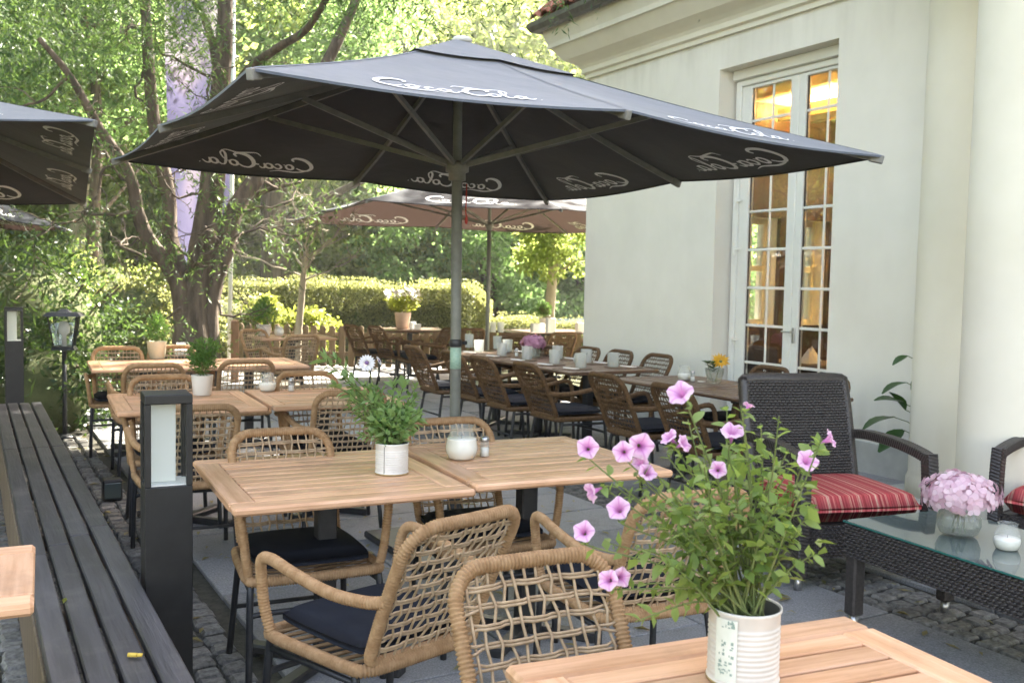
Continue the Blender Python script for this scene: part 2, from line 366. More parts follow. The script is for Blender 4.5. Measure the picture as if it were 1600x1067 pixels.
M_HYD = leafmat('pale_pink_petal', [(.70, .44, .53), (.78, .57, .64), (.82, .66, .71)], (.72, .5, .6), .3)
M_HYDP = leafmat('mauve_petal', [(.40, .17, .27), (.50, .25, .36), (.54, .31, .42)], (.5, .24, .34), .3)

def special_mats():
    # petunia: radial colour with darker veins
    m, nt, out = nodes('petunia_petal'); L = nt.links
    tc = N(nt, 'ShaderNodeTexCoord'); sp = N(nt, 'ShaderNodeSeparateXYZ'); L.new(tc.outputs['Object'], sp.inputs[0])
    cb = N(nt, 'ShaderNodeCombineXYZ'); L.new(sp.outputs[0], cb.inputs[0]); L.new(sp.outputs[1], cb.inputs[1])
    ln = N(nt, 'ShaderNodeVectorMath', operation='LENGTH'); L.new(cb.outputs[0], ln.inputs[0])
    mr = N(nt, 'ShaderNodeMapRange'); mr.inputs['From Max'].default_value = .026; L.new(ln.outputs['Value'], mr.inputs['Value'])
    rp = N(nt, 'ShaderNodeValToRGB'); e = rp.color_ramp.elements; e.new(.3); e.new(.75)
    for i, (p, c) in enumerate([(0, (.34, .08, .32)), (.22, (.60, .24, .54)), (.6, (.80, .47, .72)), (1, (.86, .64, .80))]):
        e[i].position = p; e[i].color = rgb(c)
    L.new(mr.outputs[0], rp.inputs[0])
    at2 = N(nt, 'ShaderNodeMath', operation='ARCTAN2'); L.new(sp.outputs[1], at2.inputs[0]); L.new(sp.outputs[0], at2.inputs[1])
    ml = N(nt, 'ShaderNodeMath', operation='MULTIPLY'); ml.inputs[1].default_value = 5; L.new(at2.outputs[0], ml.inputs[0])
    co = N(nt, 'ShaderNodeMath', operation='COSINE'); L.new(ml.outputs[0], co.inputs[0])
    pw = N(nt, 'ShaderNodeMapRange'); pw.inputs['From Min'].default_value = .75; pw.inputs['From Max'].default_value = 1; pw.inputs['To Max'].default_value = .55
    L.new(co.outputs[0], pw.inputs['Value'])
    mx = N(nt, 'ShaderNodeMix', data_type='RGBA'); L.new(pw.outputs[0], mx.inputs[0]); L.new(rp.outputs[0], mx.inputs[6]); mx.inputs[7].default_value = rgb((.58, .18, .52))
    p = N(nt, 'ShaderNodeBsdfPrincipled', Roughness=.6); p.inputs['Specular IOR Level'].default_value = .2; L.new(mx.outputs[2], p.inputs['Base Color'])
    t = N(nt, 'ShaderNodeBsdfTranslucent'); L.new(mx.outputs[2], t.inputs[0])
    ms = N(nt, 'ShaderNodeMixShader', Fac=.35); L.new(p.outputs[0], ms.inputs[1]); L.new(t.outputs[0], ms.inputs[2]); L.new(ms.outputs[0], out.inputs[0])
    # red striped cushion
    m, nt, out = nodes('striped_fabric'); L = nt.links
    tc = N(nt, 'ShaderNodeTexCoord'); sp = N(nt, 'ShaderNodeSeparateXYZ'); L.new(tc.outputs['Object'], sp.inputs[0])
    cb = N(nt, 'ShaderNodeCombineXYZ'); L.new(sp.outputs[0], cb.inputs[0])
    nz = N(nt, 'ShaderNodeTexNoise', Scale=42, Detail=2); L.new(cb.outputs[0], nz.inputs['Vector'])
    rp = N(nt, 'ShaderNodeValToRGB'); e = rp.color_ramp.elements; rp.color_ramp.interpolation = 'LINEAR'
    for _ in range(5): e.new(.5)
    for i, (p, c) in enumerate([(0, (.30, .035, .04)), (.40, (.50, .075, .08)), (.46, (.28, .035, .04)), (.52, (.56, .11, .11)), (.555, (.62, .36, .26)), (.60, (.44, .09, .08)), (.66, (.66, .44, .33))]):
        e[i].position = p; e[i].color = rgb(c)
    L.new(nz.outputs['Fac'], rp.inputs[0])
    p = N(nt, 'ShaderNodeBsdfPrincipled', Roughness=.8); p.inputs['Specular IOR Level'].default_value = .2; L.new(rp.outputs[0], p.inputs['Base Color']); L.new(p.outputs[0], out.inputs[0])
    # purple banner
    m, nt, out = nodes('banner_cloth'); L = nt.links
    tc = N(nt, 'ShaderNodeTexCoord'); mp = N(nt, 'ShaderNodeMapping'); mp.inputs['Scale'].default_value = (1.1, 1, .55); L.new(tc.outputs['Object'], mp.inputs[0])
    nz = N(nt, 'ShaderNodeTexNoise', Scale=1.3, Detail=1); L.new(mp.outputs[0], nz.inputs['Vector'])
    rp = N(nt, 'ShaderNodeValToRGB'); e = rp.color_ramp.elements; e.new(.5); e.new(.6)
    for i, (p, c) in enumerate([(.30, (.055, .052, .10)), (.45, (.085, .08, .14)), (.55, (.15, .13, .18)), (.68, (.21, .195, .21))]):
        e[i].position = p; e[i].color = rgb(c)
    sp = N(nt, 'ShaderNodeSeparateXYZ'); L.new(tc.outputs['Object'], sp.inputs[0]); gr = N(nt, 'ShaderNodeMapRange'); gr.inputs['From Min'].default_value = 1.6; gr.inputs['From Max'].default_value = 5.5; gr.inputs['To Min'].default_value = -.20; gr.inputs['To Max'].default_value = .12; L.new(sp.outputs[2], gr.inputs['Value'])
    sm = N(nt, 'ShaderNodeMath', operation='ADD'); L.new(nz.outputs['Fac'], sm.inputs[0]); L.new(gr.outputs[0], sm.inputs[1]); L.new(sm.outputs[0], rp.inputs[0])
    p = N(nt, 'ShaderNodeBsdfPrincipled', Roughness=.6); L.new(rp.outputs[0], p.inputs['Base Color'])
    t = N(nt, 'ShaderNodeBsdfTranslucent'); L.new(rp.outputs[0], t.inputs[0])
    ms = N(nt, 'ShaderNodeMixShader', Fac=.5); L.new(p.outputs[0], ms.inputs[1]); L.new(t.outputs[0], ms.inputs[2]); L.new(ms.outputs[0], out.inputs[0])
special_mats()
M_PET = MATS['petunia_petal']; M_STRIPE = MATS['striped_fabric']; M_FLAG = MATS['banner_cloth']

# ================================================================== SETTING
WYAW = 0.50959
SV = Vector((math.sin(WYAW), -math.cos(WYAW), 0)); NV = Vector((math.cos(WYAW), math.sin(WYAW), 0)); TV = -SV
def tn(t, n, z=0): return TV*t + NV*n + Vector((0, 0, z))

def gz(x, y):               # the park beyond the fence lies lower than the terrace
    k = min(1, max(0, (y-20.8)/2.6)); k = k*k*(3-2*k); r = math.hypot(x, y-8)
    return -.02 - .85*k + (0 if r < 30 else .12*math.sin(x*.21)*math.cos(y*.17))
g = MB(); nx = 120
vs = []; fs = []
for i in range(nx+1):
    for j in range(nx+1):
        u, v = i/nx*2-1, j/nx*2-1
        x, y = math.copysign(abs(u)**2.2, u)*190, math.copysign(abs(v)**2.2, v)*190 + 8
        vs.append((x, y, gz(x, y)))
for i in range(nx):
    for j in range(nx): a = i*(nx+1)+j; fs.append((a, a+nx+1, a+nx+2, a+1))
g.add(vs, fs)
tag(g.build('ground', M_GROUND, None, True), kind='structure')

# paving: granite slabs and strips of small cobbles laid along the wall
pv = MB()
c4 = [tn(-6, -.9), tn(16.2, -.9), tn(16.2, 7.4), tn(-6, 7.4)]
pv.add([(p.x, p.y, 0.004-.02) for p in c4] , [(0, 3, 2, 1)])
pavement = tag(pv.build('pavement', M_JOINT), kind='structure')
def piece_mesh(name, L, W, H, ch, jit=0.0):
    b = MB(); b.box(-W/2, W/2, -L/2, L/2, -H, 0, ch)
    if jit:
        k = [(rnd.uniform(-jit, jit), rnd.uniform(-jit, jit)) for _ in range(4)]
        nv = []
        for x, y, z in b.v:
            i = (1 if x > 0 else 0) + (2 if y > 0 else 0)
            nv.append((x + k[i][0], y + k[i][1], z + .0 + rnd.uniform(-1, 1)*jit*.25))
        b.v = nv
    return b.mesh(name)
def lay(mesh, t, n, name, m, dz=0, rz=0):
    o = link(name, mesh, m, pavement); p = tn(t, n, dz); o.location = p
    o.rotation_euler = (rnd.uniform(-.004, .004), rnd.uniform(-.004, .004), WYAW + rz); return o
slab_w = [.875, .87, .88]
slabs = {}
def slab(L, W):
    k = (round(L, 2), round(W, 2))
    if k not in slabs: slabs[k] = piece_mesh('slab', k[0]-.012, k[1]-.012, .03, .004)
    return slabs[k]
for n0, n1, cols in ((1.0, 3.64, 3), (4.12, 7.2, 4)):
    w = (n1-n0)/cols
    for c in range(cols):
        t = -1.2 + .23*c
        while t < 15.8:
            Ln = rnd.choice((.5, .5, .62, .78))
            lay(slab(Ln, w), t + Ln/2, n0 + w*(c+.5), 'paving_slab', M_GRANITE, dz=rnd.uniform(.010, .014))
            t += Ln
cob = [piece_mesh('cobble', .092, .092, .05, .012, .008) for _ in range(6)]
spots = []
for n0, n1, t0, t1 in ((-.85, .99, -1, 9.5), (3.66, 4.10, 1, 9)):
    rows = int((n1-n0)/.104)
    for r in range(rows):
        t = t0 + rnd.random()*.1
        while t < t1:
            n = n0 + .052 + r*.104 + rnd.uniform(-.006, .006); t += .104 + rnd.uniform(-.008, .010)
            spots.append((t, n))
def vis(s):
    p = tn(s[0], s[1]); d = p - EYEV; z = d.dot(_F)
    if z < .5: return 99
    x = 800 + FPX*d.dot(_R)/z; y = 533 - FPX*d.dot(_U)/z
    inn = (-20 < x < 1620 and y < 1090)
    good = (300 < x < 560 and y > 800) or (90 < x < 215 and 640 < y < 900) or (1200 < x < 1600 and 850 < y < 1010)
    return z + (0 if good else 12) + (0 if inn else 30)
spots.sort(key=vis)
for t, n in spots[:300]:
    lay(rnd.choice(cob), t, n, 'cobble', M_COBBLE, dz=rnd.uniform(.006, .016), rz=rnd.uniform(-.06, .06))
b = MB()
for t, n in spots[300:]:
    p = tn(t, n); z = rnd.uniform(.006, .016); a = WYAW + rnd.uniform(-.06, .06); h = .044; c, s = math.cos(a), math.sin(a)
    q = []
    for k, (hh, zz) in enumerate(((h, -.03), (h, z-.01), (h-.012, z))):
        for sx, sy in ((-1,-1),(1,-1),(1,1),(-1,1)): q.append((p.x + c*sx*hh - s*sy*hh, p.y + s*sx*hh + c*sy*hh, zz))
    b.add(q, [(8,9,10,11)] + [(k*4+i, k*4+(i+1) % 4, k*4+4+(i+1) % 4, k*4+4+i) for k in range(2) for i in range(4)])
tag(b.build('cobble_field', M_COBBLE, pavement), kind='stuff')
# fallen leaves and small litter on the paving
V = []
for _ in range(900):
    t, n = rnd.uniform(1, 11), rnd.uniform(-.8, 4.3); p = tn(t, n, .02); a = rnd.random()*6.3; l = rnd.uniform(.018, .045); w = l*.3
    d = Vector((math.cos(a), math.sin(a), 0)); e = Vector((-d.y, d.x, 0)); z = Vector((0, 0, rnd.uniform(0, .012)))
    V.append([p-d*l, p+e*w+z, p+d*l, p-e*w+z])
M_LITTER = leafmat('dry_leaf', [(.22, .17, .06), (.30, .25, .09), (.16, .17, .05)], (.3, .25, .06), .25)
tag(link('fallen_leaves', np_mesh('fallen_leaves', [[tuple(q) for q in f] for f in V]), M_LITTER), kind='stuff')

# ================================================================== BUILDING
CORNER = tn(9.56, 6.3)
bld = thing('restaurant_building', 'cream rendered building with deep cornice, tall glazed door and round columns', 'building', CORNER, WYAW - PI/2)
# local axes: x along the wall towards the camera, y into the building, z up
wb = MB()
OA0, OA1, OZ = 2.26, 3.72, 3.54
wb.box(0, OA0, 0, .35, 0, 4.3); wb.box(OA1, 16, 0, .35, 0, 4.3); wb.box(OA0, OA1, 0, .35, OZ, 4.3)
WIN = [(1.75, 2.66), (2.90, 3.52)]; WZ0, WZ1 = 1.0, 2.35
def holed(b, x0, x1, y0_, y1_, z0_, z1_):
    ys = [y0_] + [v for w_ in WIN for v in w_] + [y1_]
    for i in range(0, len(ys), 2): b.box(x0, x1, ys[i], ys[i+1], z0_, z1_)
    for a_, b_ in WIN: b.box(x0, x1, a_, b_, z0_, WZ0); b.box(x0, x1, a_, b_, WZ1, z1_)
holed(wb, 0, .35, .35, 9, 0, 4.3); wb.box(.35, 16, 8.65, 9, 0, 4.3); wb.box(15.65, 16, .35, 8.65, 0, 4.3)
wb.build('wall', M_WALL, bld)
pb = MB(); pb.box(-.045, OA0-.1, -.045, -.002, 0, .26, .006); pb.box(OA1+.1, 16, -.045, -.002, 0, .26, .006); pb.box(-.045, -.002, -.002, 9, 0, .26, .006)
pb.build('plinth', M_PLINTH, bld)
# mouldings: profile (overhang, height) swept round the corner
prof = [(.002, 3.84), (.035, 3.84), (.035, 3.885), (.07, 3.90), (.07, 3.95), (.09, 3.98), (.13, 4.01), (.22, 4.06), (.30, 4.16), (.33, 4.20), (.36, 4.20), (.36, 4.25), (.40, 4.36), (.40, 4.41), (.405, 4.415), (.405, 4.46), (.0, 4.46)]
cb_ = MB(); vs = []
for p, z in prof: vs += [(16, -p, z), (-p, -p, z), (-p, 9, z)]
fs = []
for i in range(len(prof)-1):
    for k in range(2): a = i*3+k; fs.append((a, a+1, a+4, a+3))
cb_.add(vs, fs); cb_.build('cornice', M_COLUMN, bld)
gp = [(.46, 4.47), (.47, 4.42), (.52, 4.39), (.58, 4.40), (.61, 4.45), (.615, 4.50), (.605, 4.50), (.595, 4.455), (.57, 4.415), (.52, 4.405), (.485, 4.43), (.475, 4.47)]
gb = MB(); vs = []
for p, z in [(p_ - .07, z_) for p_, z_ in gp]: vs += [(16, -p, z), (-p, -p, z), (-p, 9, z)]
fs = []
for i in range(len(gp)):
    j = (i+1) % len(gp)
    for k in range(2): fs.append((i*3+k, i*3+k+1, j*3+k+1, j*3+k))
gb.add(vs, fs)
for a in (0.2, 1.4, 2.6, 3.8): gb.bar((a, -.38, 4.40), (a, -.56, 4.40), .02, .006)
gb.build('gutter', M_GUTTER, bld)
# roof: hipped, slope 45 degrees
rb = MB(); E_ = .50; Hh = 4.7
rb.add([(-E_, -E_, 4.50), (17, -E_, 4.50), (17, -E_+Hh, 4.50+Hh), (-E_+Hh, -E_+Hh, 4.50+Hh), (-E_, 9.2, 4.50), (-E_+Hh, 9.2-Hh, 4.5+Hh), (17, 9.2, 4.5), (17, 9.2-Hh, 4.5+Hh)],
       [(0, 1, 2, 3), (0, 3, 5, 4), (4, 5, 7, 6), (3, 2, 7, 5)])
roof = rb.build('roof', M_TILE, bld)
def pantile():
    b = MB(); n = 8; vs = []; fs = []
    for j in range(2):
        for k in range(n+1):
            u = k/n; x = u*.235; z = .045*math.sin(u*PI*1.0)**.8*(1 if u < .72 else .6) - (.012 if u > .72 else 0)
            for dz in (0, -.014): vs.append((x, j*.40, z + dz + (-.0 if j == 0 else -.03)))
    w = (n+1)*2
    for k in range(n):
        a = k*2; fs += [(a, a+2, w+a+2, w+a), (a+1, w+a+1, w+a+3, a+3), (a, a+1, a+3, a+2)]
    b.add(vs, fs); return b.mesh('roof_tile')
pt = pantile()
for r in range(4):
    for c in range(20):
        o = link('tile', pt, M_TILE, roof)
        x = -E_ + .06 + r*.33 + c*.225; y = -E_ - .05 + r*.225
        if c*.225 < 0: continue
        o.location = (x, y, 4.535 + r*.225 + rnd.uniform(-.004, .004)); o.rotation_euler = (PI/4 - .02, rnd.uniform(-.03, .03), rnd.uniform(-.02, .02))
    for c in range(6):
        o = link('tile', pt, M_TILE, roof)
        o.location = (-E_ - .05 + r*.225, -E_ + .40 + r*.33 + c*.225, 4.535 + r*.225); o.rotation_euler = (PI/4 - .02, 0, -PI/2)
rest = MB()
for r in range(4, 14):
    for c in range(60 - r):
        x = -E_ + .06 + r*.33 + c*.24; y = -E_ - .05 + r*.225; z = 4.545 + r*.225
        if x > 14: break
        q = [(0, 0, 0), (.06, 0, .04), (.16, 0, .04), (.23, 0, -.005)]
        vs = [(x+a, y+dy, z+h_+dy-(.02 if dy else 0)) for dy in (0, .28) for a, _, h_ in q]
        rest.add(vs, [(0, 1, 5, 4), (1, 2, 6, 5), (2, 3, 7, 6)])
tag(rest.build('roof_tile_field', M_TILE, roof), kind='stuff')
# columns
def column(a, bb, r):
    b = MB()
    b.lathe([(r*1.05, 0), (r*1.05, .16), (r*1.02, .18), (r, .20), (r*.995, 1.6), (r*.97, 2.9), (r*.945, 3.75), (r*1.04, 3.78), (r*1.04, 3.84), (r*1.12, 3.9), (r*1.12, 4.45)], 56, (a, bb, 0))
    b.build('column', M_COLUMN, bld, True)
column(5.19, -.30, .30); column(6.19, -1.15, .305)
pe = MB(); pe.box(4.8, 16, -1.55, -.06, 3.92, 4.46, .01); pe.build('portico_beam', M_COLUMN, bld)
st = MB(); st.box(4.75, 16, -1.7, -.05, 0.002, .05, .01); st.build('portico_step', M_PLINTH, bld)
# glazed double door with transom light
door = tag(MB().build('door', None, bld)) if False else None
fb = MB(); y0, y1 = .20, .27
A0, A1 = OA0 + .035, OA1
fb.box(A0, A0+.07, y0-.02, y1, .0, 3.44, .006); fb.box(A1-.012, A1-.0005, y0-.02, y1, 0, 3.44, .004)
fb.box(A0+.07, A1-.012, y0-.02, y1, 3.385, 3.44, .006)          # head
fb.box(A0+.07, A1-.012, y0-.02, y1, 2.575, 2.655, .006)         # transom bar
fb.box(A0-.01, A1, y0-.06, y0-.025, 3.445, OZ-.002, .006); fb.box(OA0, OA1, y0-.02, y1, 3.442, OZ-.001)       # roller box above
sl = MB(); sl.box(OA0, A0-.001, y0+.02, y1-.01, 0, 3.44); sl.build('door_seal', M_INTD, bld)
door = fb.build('door', M_WHITE, bld)
def leaf(a0, a1, z0, z1, st_l, st_r, bot, top, name):
    b = MB(); ya, yb = y0-.005, y1-.01
    b.box(a0, a0+st_l, ya, yb, z0, z1, .006); b.box(a1-st_r, a1, ya, yb, z0, z1, .006)
    b.box(a0+st_l, a1-st_r, ya+.001, yb, z0, z0+bot, .006); b.box(a0+st_l, a1-st_r, ya+.001, yb, z1-top, z1, .006)
    b.build(name, M_WHITE, door); return a0+st_l, a1-st_r, z0+bot, z1-top
def glazing(a0, a1, zs, mids):
    xs = [a0] + mids + [a1]
    for i in range(len(xs)-1):
        for j in range(len(zs)-1):
            b = MB(); b.box(xs[i]+.002, xs[i+1]-.002, y0+.024, y0+.030, zs[j]+.002, zs[j+1]-.002)
            o = b.build('pane', M_GLASS, door); o.rotation_euler = (rnd.uniform(-.004, .004), 0, rnd.uniform(-.004, .004))
    for x in mids:
        b = MB(); b.box(x-.013, x+.013, y0+.012, y0+.023, zs[0], zs[-1], .004); b.build('glazing_bar', M_WHITE, door)
    for z in zs[1:-1]:
        b = MB(); b.box(a0, a1, y0+.010, y0+.0225, z-.013, z+.013, .004); b.build('glazing_bar', M_WHITE, door)
    for x in (a0, a1):
        s_ = 1 if x == a0 else -1
        b = MB(); b.box(x + (.001 if s_ > 0 else -.011), x + (.011 if s_ > 0 else -.001), y0+.012, y0+.0215, zs[0], zs[-1]); b.build('gasket', M_INTD, door)
MID = 3.10
zrows = [.05+.0, .40, .76, 1.115, 1.47, 1.83, 2.19, 2.545]
for (a0, a1, sl, sr, nm, mid) in ((A0+.072, MID-.002, .13, .10, 'door_leaf', [2.765]), (MID+.002, A1-.014, .085, .03, 'door_leaf', [3.43])):
    x0, x1, zz0, zz1 = leaf(a0, a1, .02, 2.57, sl, sr, .18, .03, nm)
    glazing(x0, x1, [zz0] + zrows[1:-1] + [zz1], mid)
    x0, x1, zz0, zz1 = leaf(a0, a1, 2.66, 3.38, sl, sr, .03, .03, 'transom_sash')
    glazing(x0, x1, [zz0, 3.045, zz1], mid)
for z in (2.28, 1.82, .95, .25):
    b = MB(); b.tube([(A0+.055, y0-.035, z-.045), (A0+.055, y0-.035, z+.045)], .011, 10); b.box(A0+.06, A0+.14, y0-.034, y0-.026, z+.01, z+.03, .002)
    b.build('hinge', M_WHITE, door)
b = MB(); b.box(MID+.03, MID+.06, y0-.022, y0-.007, .98, 1.12, .004); b.tube([(MID+.045, y0-.01, 1.08), (MID+.045, y0-.06, 1.08), (MID-.06, y0-.06, 1.08)], .009, 8); b.build('handle', M_CHROME, door)
# dining room behind the glass
ib = MB(); ib.box(.4, 9, .36, 8.6, .01, .03); ib.build('interior_floor', M_INTW, bld)
ib = MB(); ib.box(.4, 9, .36, 8.6, 3.75, 3.8); ib.build('interior_ceiling', M_INTC, bld)
ib = MB(); holed(ib, .36, .42, .36, 8.6, .03, 3.75); ib.box(8.9, 9, .36, 8.6, .03, 3.75)
for k in range(14): ib.box(.42, 9-.1, 8.0 + .02*(k % 2), 8.3, .03 + k*0, 3.75) if k == 0 else None
ib.build('interior_wall', M_INTW, bld)
for a_, b_ in ((.9, 4.6), (2.9, 3.9), (4.6, 3.9), (1.2, 5.6), (3.6, 6.0)):
    cu = MB(); cu.box(a_, a_+.34, b_, b_+.30, .03, 3.74, .02); cu.build('timber_post', M_INTW, bld)
wv = MB()
for k in range(60):
    a_ = .5 + k*.06; 
    if .5 < a_ < 4.2 and not (1.35 < a_ < 2.1): wv.box(a_, a_+.05, 6.9 + .04*math.sin(k*1.3), 6.96 + .04*math.sin(k*1.3), .1, 3.3)
tag(wv.build('drapes', M_INTW, bld), kind='stuff')
# windows in the end wall of the room, the garden showing through
for a_, b_ in WIN:
    fw = MB()
    for y in (a_, (a_+b_)/2, b_): fw.box(.10, .17, y-.045, y+.045, WZ0, WZ1, .004)
    for z in (WZ0+.035, 1.72, WZ1-.035): fw.box(.104, .166, a_, b_, z-.035, z+.035, .004)
    fw.box(-.06, .40, a_-.02, b_+.02, WZ0-.03, WZ0-.001, .004)
    w_ = fw.build('end_window', M_WHITE, bld)
    b = MB(); b.box(.130, .136, a_+.046, b_-.046, WZ0+.07, WZ1-.07); b.build('pane', M_GLASS, w_)
cv = MB(); cv.box(.6, 8.6, 2.4, 2.75, 3.52, 3.58, .004); cv.box(.6, 8.6, 2.36, 2.40, 3.50, 3.66, .004); cv.box(.6, 8.6, 2.75, 2.79, 3.50, 3.66, .004)
cv.build('ceiling_cove', M_INTC, bld)
ls = MB(); ls.box(.7, 8.5, 2.55, 2.65, 3.582, 3.60); ls.build('cove_lamp', emit('cove_light', (1.0, .70, .30), 95), bld)
for (a_, b_, z_, e_) in ((3.2, 2.2, 3.0, 5), (1.6, 4.0, 2.9, 12)):
    l = bpy.data.lights.new('room_lamp', 'POINT'); l.energy = e_; l.color = (1, .66, .32); l.shadow_soft_size = .2
    o = bpy.data.objects.new('room_lamp', l); COL.objects.link(o); o.parent = bld; o.location = (a_, b_, z_)
lampb = MB()
for (a_, b_, z_) in ((3.2, 2.2, 3.0), (1.6, 4.0, 2.9)):
    lampb.lathe([(.03, .14), (.10, .10), (.14, .02), (.145, 0)], 16, (a_, b_, z_+.12)); lampb.tube([(a_, b_, z_+.25), (a_, b_, 3.75)], .006, 6)
lampb.build('pendant_lamp', M_INTC, bld, True)
tb = MB()                                                       # table and chairs inside
for a_, b_ in ((2.6, .95), (3.7, 1.8)):
    tb.box(a_-.4, a_+.4, b_-.35, b_+.35, .71, .75, .01); tb.box(a_-.05, a_+.05, b_-.05, b_+.05, .03, .71)
    for s_ in (-1, 1): tb.box(a_-.22, a_+.22, b_+s_*.62-.03, b_+s_*.62+.03, .03, .92, .02)
tb.build('interior_table', M_INTD, bld)
nb = MB()
for a_, b_ in ((2.75, .8), (2.5, 1.1), (3.6, 1.6)):
    nb.add([(a_-.07, b_-.07, .752), (a_+.07, b_-.07, .752), (a_+.07, b_+.07, .752), (a_-.07, b_+.07, .752), (a_, b_, .90)], [(0,1,4), (1,2,4), (2,3,4), (3,0,4)])
nb.build('folded_napkin', M_PAPER, bld)

# ================================================================== PARASOLS
# script lettering as strokes (x, y, width)
def strokes():
    S = []
    def st(pts, w, n=7): S.append((cr([(x, y, 0) for x, y in pts], n), w))
    st([(2.15, 1.95), (2.35, 2.35), (1.95, 2.62), (1.15, 2.35), (.5, 1.6), (.28, .8), (.62, .22), (1.2, .22), (1.75, .62)], (.16, .44, .38, .14))
    st([(.62, .22), (1.05, -.05), (1.9, -.22), (2.7, -.12), (3.5, -.05), (4.3, -.32)], (.10, .26, .24, .05))
    def oval(cx, cy, rx, ry, w=(.20, .30, .20)):
        P = [(cx + rx*math.cos(a) + .25*ry*math.sin(a), cy + ry*math.sin(a)) for a in [k*2*PI/10 + .9 for k in range(11)]]
        st(P, w, 3)
    oval(2.45, .78, .34, .48)
    st([(2.55, 1.22), (2.85, 1.1), (3.1, 1.2)], (.12, .1, .1))
    st([(3.85, 1.05), (3.68, 1.24), (3.38, 1.0), (3.25, .6), (3.45, .30), (3.75, .42), (4.05, .75)], (.16, .26, .14))
    oval(4.45, .76, .34, .46)
    st([(4.95, 1.22), (4.82, .75), (4.85, .35), (5.1, .32), (5.35, .6)], (.2, .26, .12))
    st([(5.4, .85), (5.72, .95)], (.22, .22))
    st([(7.55, 1.9), (7.78, 2.3), (7.4, 2.6), (6.6, 2.35), (6.05, 1.6), (5.9, .75), (6.25, .2), (6.85, .25), (7.3, .68)], (.16, .46, .38, .14))
    st([(5.35, 2.45), (5.8, 2.95), (6.7, 2.85), (7.6, 2.7), (8.5, 2.95), (9.0, 2.75)], (.06, .22, .2, .08))
    oval(7.75, .78, .35, .48)
    st([(8.05, 1.2), (8.4, 1.05), (8.85, 1.7), (9.05, 2.35), (8.85, 2.65), (8.6, 2.2), (8.5, 1.2), (8.55, .4), (8.85, .3), (9.15, .65)], (.1, .16, .28, .14))
    oval(9.55, .76, .33, .46)
    st([(10.0, 1.22), (9.9, .75), (9.95, .35), (10.25, .32), (10.6, .72)], (.2, .26, .10))
    st([(10.75, .28), (10.86, .28)], (.12, .12))
    return S
STROKES = strokes()
